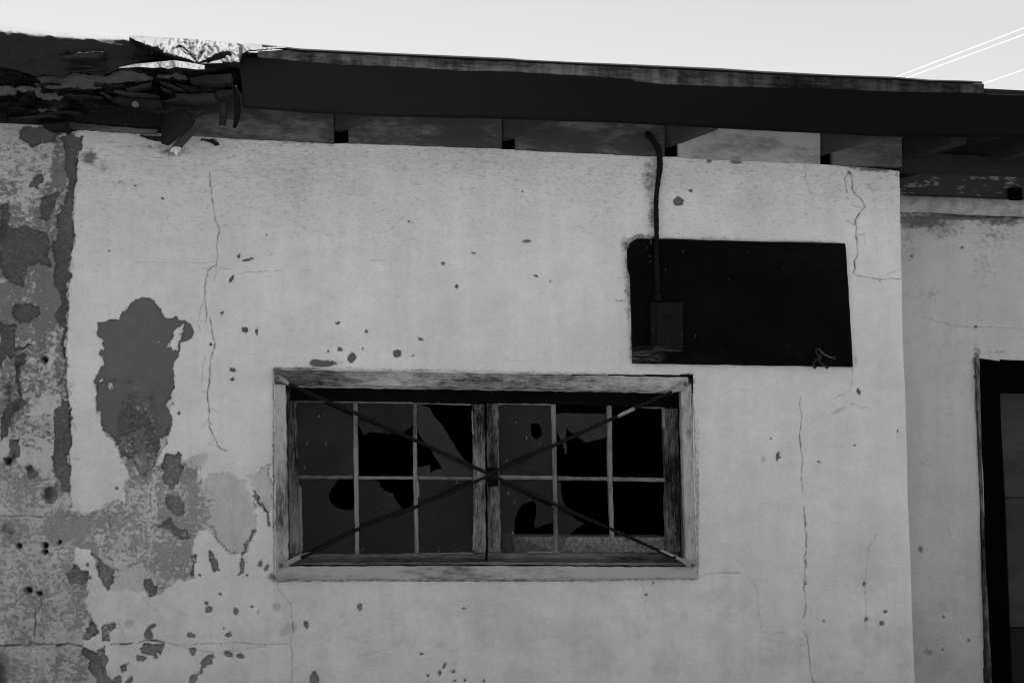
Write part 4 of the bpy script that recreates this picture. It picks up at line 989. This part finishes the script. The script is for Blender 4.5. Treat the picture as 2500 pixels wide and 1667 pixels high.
# ================================================================== DOOR (part of the house)
DD = -REC
dq = lambda l: sc(l, 2160, 760, 1.729)
door = board("door", dq([(470,300),(1300,330),(1300,2600),(520,2600),(545,1800)]), DD-0.16, 0.03, M['jamb'], house)
door["label"] = "boarded dark door in a black frame"
def dsub(name, px, d, th, mat): return board(name, dq(px), d, th, mat, door, 0.001, 0.05)
dsub("door_plank", [(480,330),(1300,345),(1300,790),(508,783),(494,560)], DD-0.13, 0.028, M['door_plank'])
dsub("door_plank", [(508,786),(1300,793),(1300,1336),(529,1332),(518,1060)], DD-0.133, 0.028, M['door_plank'])
dsub("door_plank", [(529,1336),(1300,1340),(1300,2000),(555,2000)], DD-0.138, 0.028, M['dark_wood'])
dsub("door_jamb", [(402,198),(487,210),(487,335),(506,783),(525,1250),(536,1567),(550,2000),(570,2500),(490,2500),(470,2000),(456,1567),(430,1100),(413,650)], DD+0.012, 0.14, M['jamb'])
dsub("door_head", [(488,203),(1300,240),(1300,350),(488,332)], DD+0.010, 0.14, M['jamb'])
dsub("door_casing", [(385,193),(401,198),(412,650),(429,1100),(455,1567),(485,2500),(465,2500),(435,1567),(415,1100),(400,650)], DD+0.02, 0.04, M['sash_z'])

# ================================================================== BLACK BACKING BOARD, FUSE BOX, CABLE
bo = P(1800, 740, 0.0)
def board_material():
    mt, nt, bs, out = new_mat('black_board_paint'); n = N(nt)
    g = n.noise(n.coord((0.05, 1, 1)), 240, 5, 0.7, 0.4)
    cl = n.noise(n.coord((0.5, 1, 1)), 5, 5, 0.7)
    v = n.mul(n.add(0.35, n.add(n.mul(g, 0.9), n.mul(n.step(cl, 0.4, 0.75), 1.6))), 0.0022)
    rub = n.step(n.noise(n.coord((0.10, 1, 1)), 130, 4, 0.7), 0.60, 0.72)
    v = n.add(v, n.mul(n.mul(rub, n.step(cl, 0.52, 0.66)), 0.010))
    c0 = P(1562, 872, 0.0)
    sep = nt.nodes.new("ShaderNodeSeparateXYZ"); n.link(n.coord(), sep.inputs[0])
    dx = n.mul(n.sub(sep.outputs[0], c0.x), 9.0); dz = n.mul(n.sub(sep.outputs[2], c0.z), 22.0)
    near = n.step(n.add(n.mul(dx, dx), n.mul(dz, dz)), 0.05, 0.9, 1.0, 0.0)
    scrape = n.step(n.noise(n.coord((0.10, 1, 1)), 190, 4, 0.7), 0.46, 0.60)
    v = n.mix(n.mul(scrape, near), v, 0.11)
    e0 = P(1760, 750, 0.0).x
    side = n.step(sep.outputs[0], e0-0.12, e0+0.10, 1.0, 0.0)
    drips = n.step(n.noise(n.coord((1, 1, 0.35)), 105, 2, 0.5), 0.715, 0.75)
    v = n.mix(n.mul(drips, n.add(0.15, n.mul(side, 0.55))), v, 0.12)
    n.link(n.grey(v), bs.inputs['Base Color']); bs.inputs['Roughness'].default_value = 0.8
    bs.inputs['Specular IOR Level'].default_value = 0.06
    n.link(n.bump(g, 0.6, 0.002), bs.inputs['Normal'])
    return mt
M['black_board'] = board_material()
bb = thing("backing_board", "large black board fixed to the wall above the window's right end", "board", (bo.x, -0.01, bo.z))
BD = 0.030
board("plank", [(1556,581),(1640,583),(1760,587),(2064,594),(2068,640),(2071,686),(1541,673),(1534,650),(1534,610),(1540,592)], BD+0.002, 0.040, M['black_board'], bb, 0.0012, 0.04)
board("plank", [(1540,668),(2070,681),(2076,760),(2083,895),(1800,890),(1545,886),(1544,800),(1541,740)], BD-0.0015, 0.036, M['black_board'], bb, 0.0012, 0.04)

fo = P(1635, 795, 0.05)
fz = thing("fuse_box", "small dark metal fuse box mounted on the black board", "fuse box", (fo.x, -0.06, fo.z))
def bevel(o, w, seg=2):
    md = o.modifiers.new("edge", 'BEVEL'); md.width = w; md.segments = seg; md.limit_method = 'ANGLE'; return o
board("box_body", [(1593,737),(1666,739),(1667,853),(1594,853)], 0.075, 0.058, M['box'], fz, 0.0003, 0.1, 0.003)
board("cover", [(1603,737),(1667,739),(1668,854),(1604,849)], 0.084, 0.008, M['box'], fz, 0.0004, 0.1, 0.003)
board("cover_lip", [(1595,850),(1606,843),(1622,850),(1668,855),(1667,858),(1596,857)], 0.088, 0.012, M['wire_dark'], fz, 0.0008, 0.02, 0.001)["label"] = "pale chipped lip of the box cover"
tube("hasp", [P(1622, 772, 0.088), P(1632, 776, 0.090), P(1644, 775, 0.090)], 0.004, M['cable'], fz, 8)

co = P(1605, 560, 0.03)
cd = thing("conduit", "dark painted cable running down from the eave into the fuse box", "cable", (co.x, -0.03, co.z))
pts = [(1581,324,-.02),(1583,330,.02),(1593,341,.034),(1607,364,.030),(1611,395,.024),(1609.5,423,.022),(1604,465,.022),(1602,493,.022),(1602.5,540,.024),(1603,582,.034)]
sp = smooth_path([P(*p) for p in pts], 8)
tube("cable", sp, [0.0115+0.0012*math.sin(i*1.7)*random.random()-(0.002 if i > 40 else 0) for i in range(len(sp))], M['cable'], cd, 12)
tube("pipe", [P(1601,582,.040), P(1603,640,.045), P(1605,724,.045)], 0.0095, M['cable'], cd, 12)
tube("coupling", [P(1605,718,.045), P(1605.5,722,.045), P(1606,733,.045), P(1606,737,.045)], [0.011,0.0135,0.0135,0.011], M['cable'], cd, 12)
tube("collar", [P(1600.5,580,.038), P(1601,586,.040)], 0.0125, M['cable'], cd, 12)

wo_ = P(2000, 860, 0.03)
wr = thing("loose_wires", "twisted cut wire ends hanging at the black board's lower right corner", "wires", (wo_.x, -0.03, wo_.z))
zz = lambda l, d: [P(1480+x/3.095, 540+y/3.095, dd) for (x, y), dd in zip(l, d)]
tube("strand", smooth_path(zz([(1600,955),(1625,985),(1660,1012),(1695,1028),(1722,1034)], [.02,.04,.05,.055,.06]), 6), 0.0030, M['wire'], wr, 8)
tube("strand", smooth_path(zz([(1600,955),(1585,985),(1600,1010),(1612,1035),(1585,1050),(1566,1075),(1575,1106)], [.02,.04,.05,.05,.05,.045,.04]), 6), 0.0045, M['wire_dark'], wr, 8)
tube("strand", smooth_path(zz([(1605,960),(1620,990),(1622,1030),(1600,1045),(1630,1080),(1672,1105)], [.02,.035,.045,.055,.05,.04]), 6), 0.0042, M['wire_dark'], wr, 8)
tube("wire_nut", zz([(1716,1018),(1722,1034),(1726,1048)], [.06,.06,.06]), 0.005, M['wire_dark'], wr, 8)
for q in ((1577,1106), (1670,1105)):
    tube("wire_nut", zz([(q[0]-6, q[1]-8), q, (q[0]+4, q[1]+6)], [.042,.04,.04]), 0.0065, M['wire_dark'], wr, 8)

# ================================================================== CROSSED BRACE RODS
def brace(label, pts, bolts, flats, worn):
    c = P(1195, 1160, 0.04)
    t = thing("brace_rod", label, "brace rod", (c.x, -0.04, c.z), "iron rods crossed over the broken window")
    sp_ = smooth_path([P(*p) for p in pts], 8)
    tube("rod", sp_, [0.0061+0.0007*math.sin(i*0.9)+0.0006*random.random() for i in range(len(sp_))], M['rod'], t, 10)
    for f in flats: board("flattened_end", f, 0.046, 0.008, M['rod_worn'], t, 0.0006, 0.02, 0.002)
    for b in bolts:
        p = P(b[0], b[1], 0.054)
        tube("bolt", [p+Vector((0, 0.016, 0)), p, p-Vector((0, 0.003, 0))], [0.007, 0.007, 0.004], M['wire'], t, 8)
    for a, b, k in worn:
        tube("worn_patch", [P(*a), P(*b)], 0.0069*k, M['rod_worn'], t, 10)
brace("dark iron rod from the window's top left corner to its bottom right",
      [(705,937,.042),(760,962,.034),(869,1009,.032),(1015,1075,.032),(1195,1157,.034),(1353,1230,.034),(1492,1291,.034),(1610,1344,.036),(1650,1361,.042)],
      [(677,922), (1692,1380)],
      [[(671,918),(677,914),(686,917),(713,938),(710,944),(684,930),(674,928)], [(1610,1343),(1616,1340),(1660,1360),(1690,1371),(1697,1378),(1695,1387),(1684,1386),(1662,1370)]], [])
brace("iron rod with pale worn patches, from the window's bottom left to top right",
      [(1640,957,.042),(1610,969,.044),(1553,995,.046),(1492,1023,.046),(1353,1087,.047),(1206,1152,.048),(1186,1164,.048),(1013,1238,.046),(870,1293,.044),(776,1342,.044),(735,1361,.046)],
      [(1675,938), (686,1380)],
      [[(1682,934),(1678,930),(1664,934),(1640,950),(1612,966),(1616,970),(1650,956),(1672,950),(1680,944)], [(679,1380),(682,1373),(694,1371),(735,1352),(772,1343),(774,1347),(740,1362),(704,1380),(690,1388),(682,1387)]],
      [((1548,997,.047),(1508,1016,.047),1.0)])

# ================================================================== OVERHEAD WIRES
def overhead(label, a, b, y):
    A, B = P(a[0], a[1], -y), P(b[0], b[1], -y)
    d = B-A
    p0, p1 = A-d*0.25, A+d*6
    pts = [p0+(p1-p0)*t-Vector((0, 0, 0.25*4*t*(1-t)*0.15)) for t in np.linspace(0, 1, 25)]
    t = tube("power_line", pts, 0.0062, M['overhead'], None, 8)
    t["label"] = label; t["category"] = "power line"; t["group"] = "overhead wires above the right end of the roof"
overhead("topmost pale overhead wire, upper of the close pair above the roof", (2190,187), (2500,65.4), 11.0)
overhead("middle pale overhead wire, just below the topmost one", (2222,187), (2500,81.4), 11.0)
overhead("lowest pale overhead wire, starting at the roof trim's right end", (2404,203), (2500,167), 11.0)
for o in bpy.data.objects:
    if "_loc_v" in o: del o["_loc_v"]
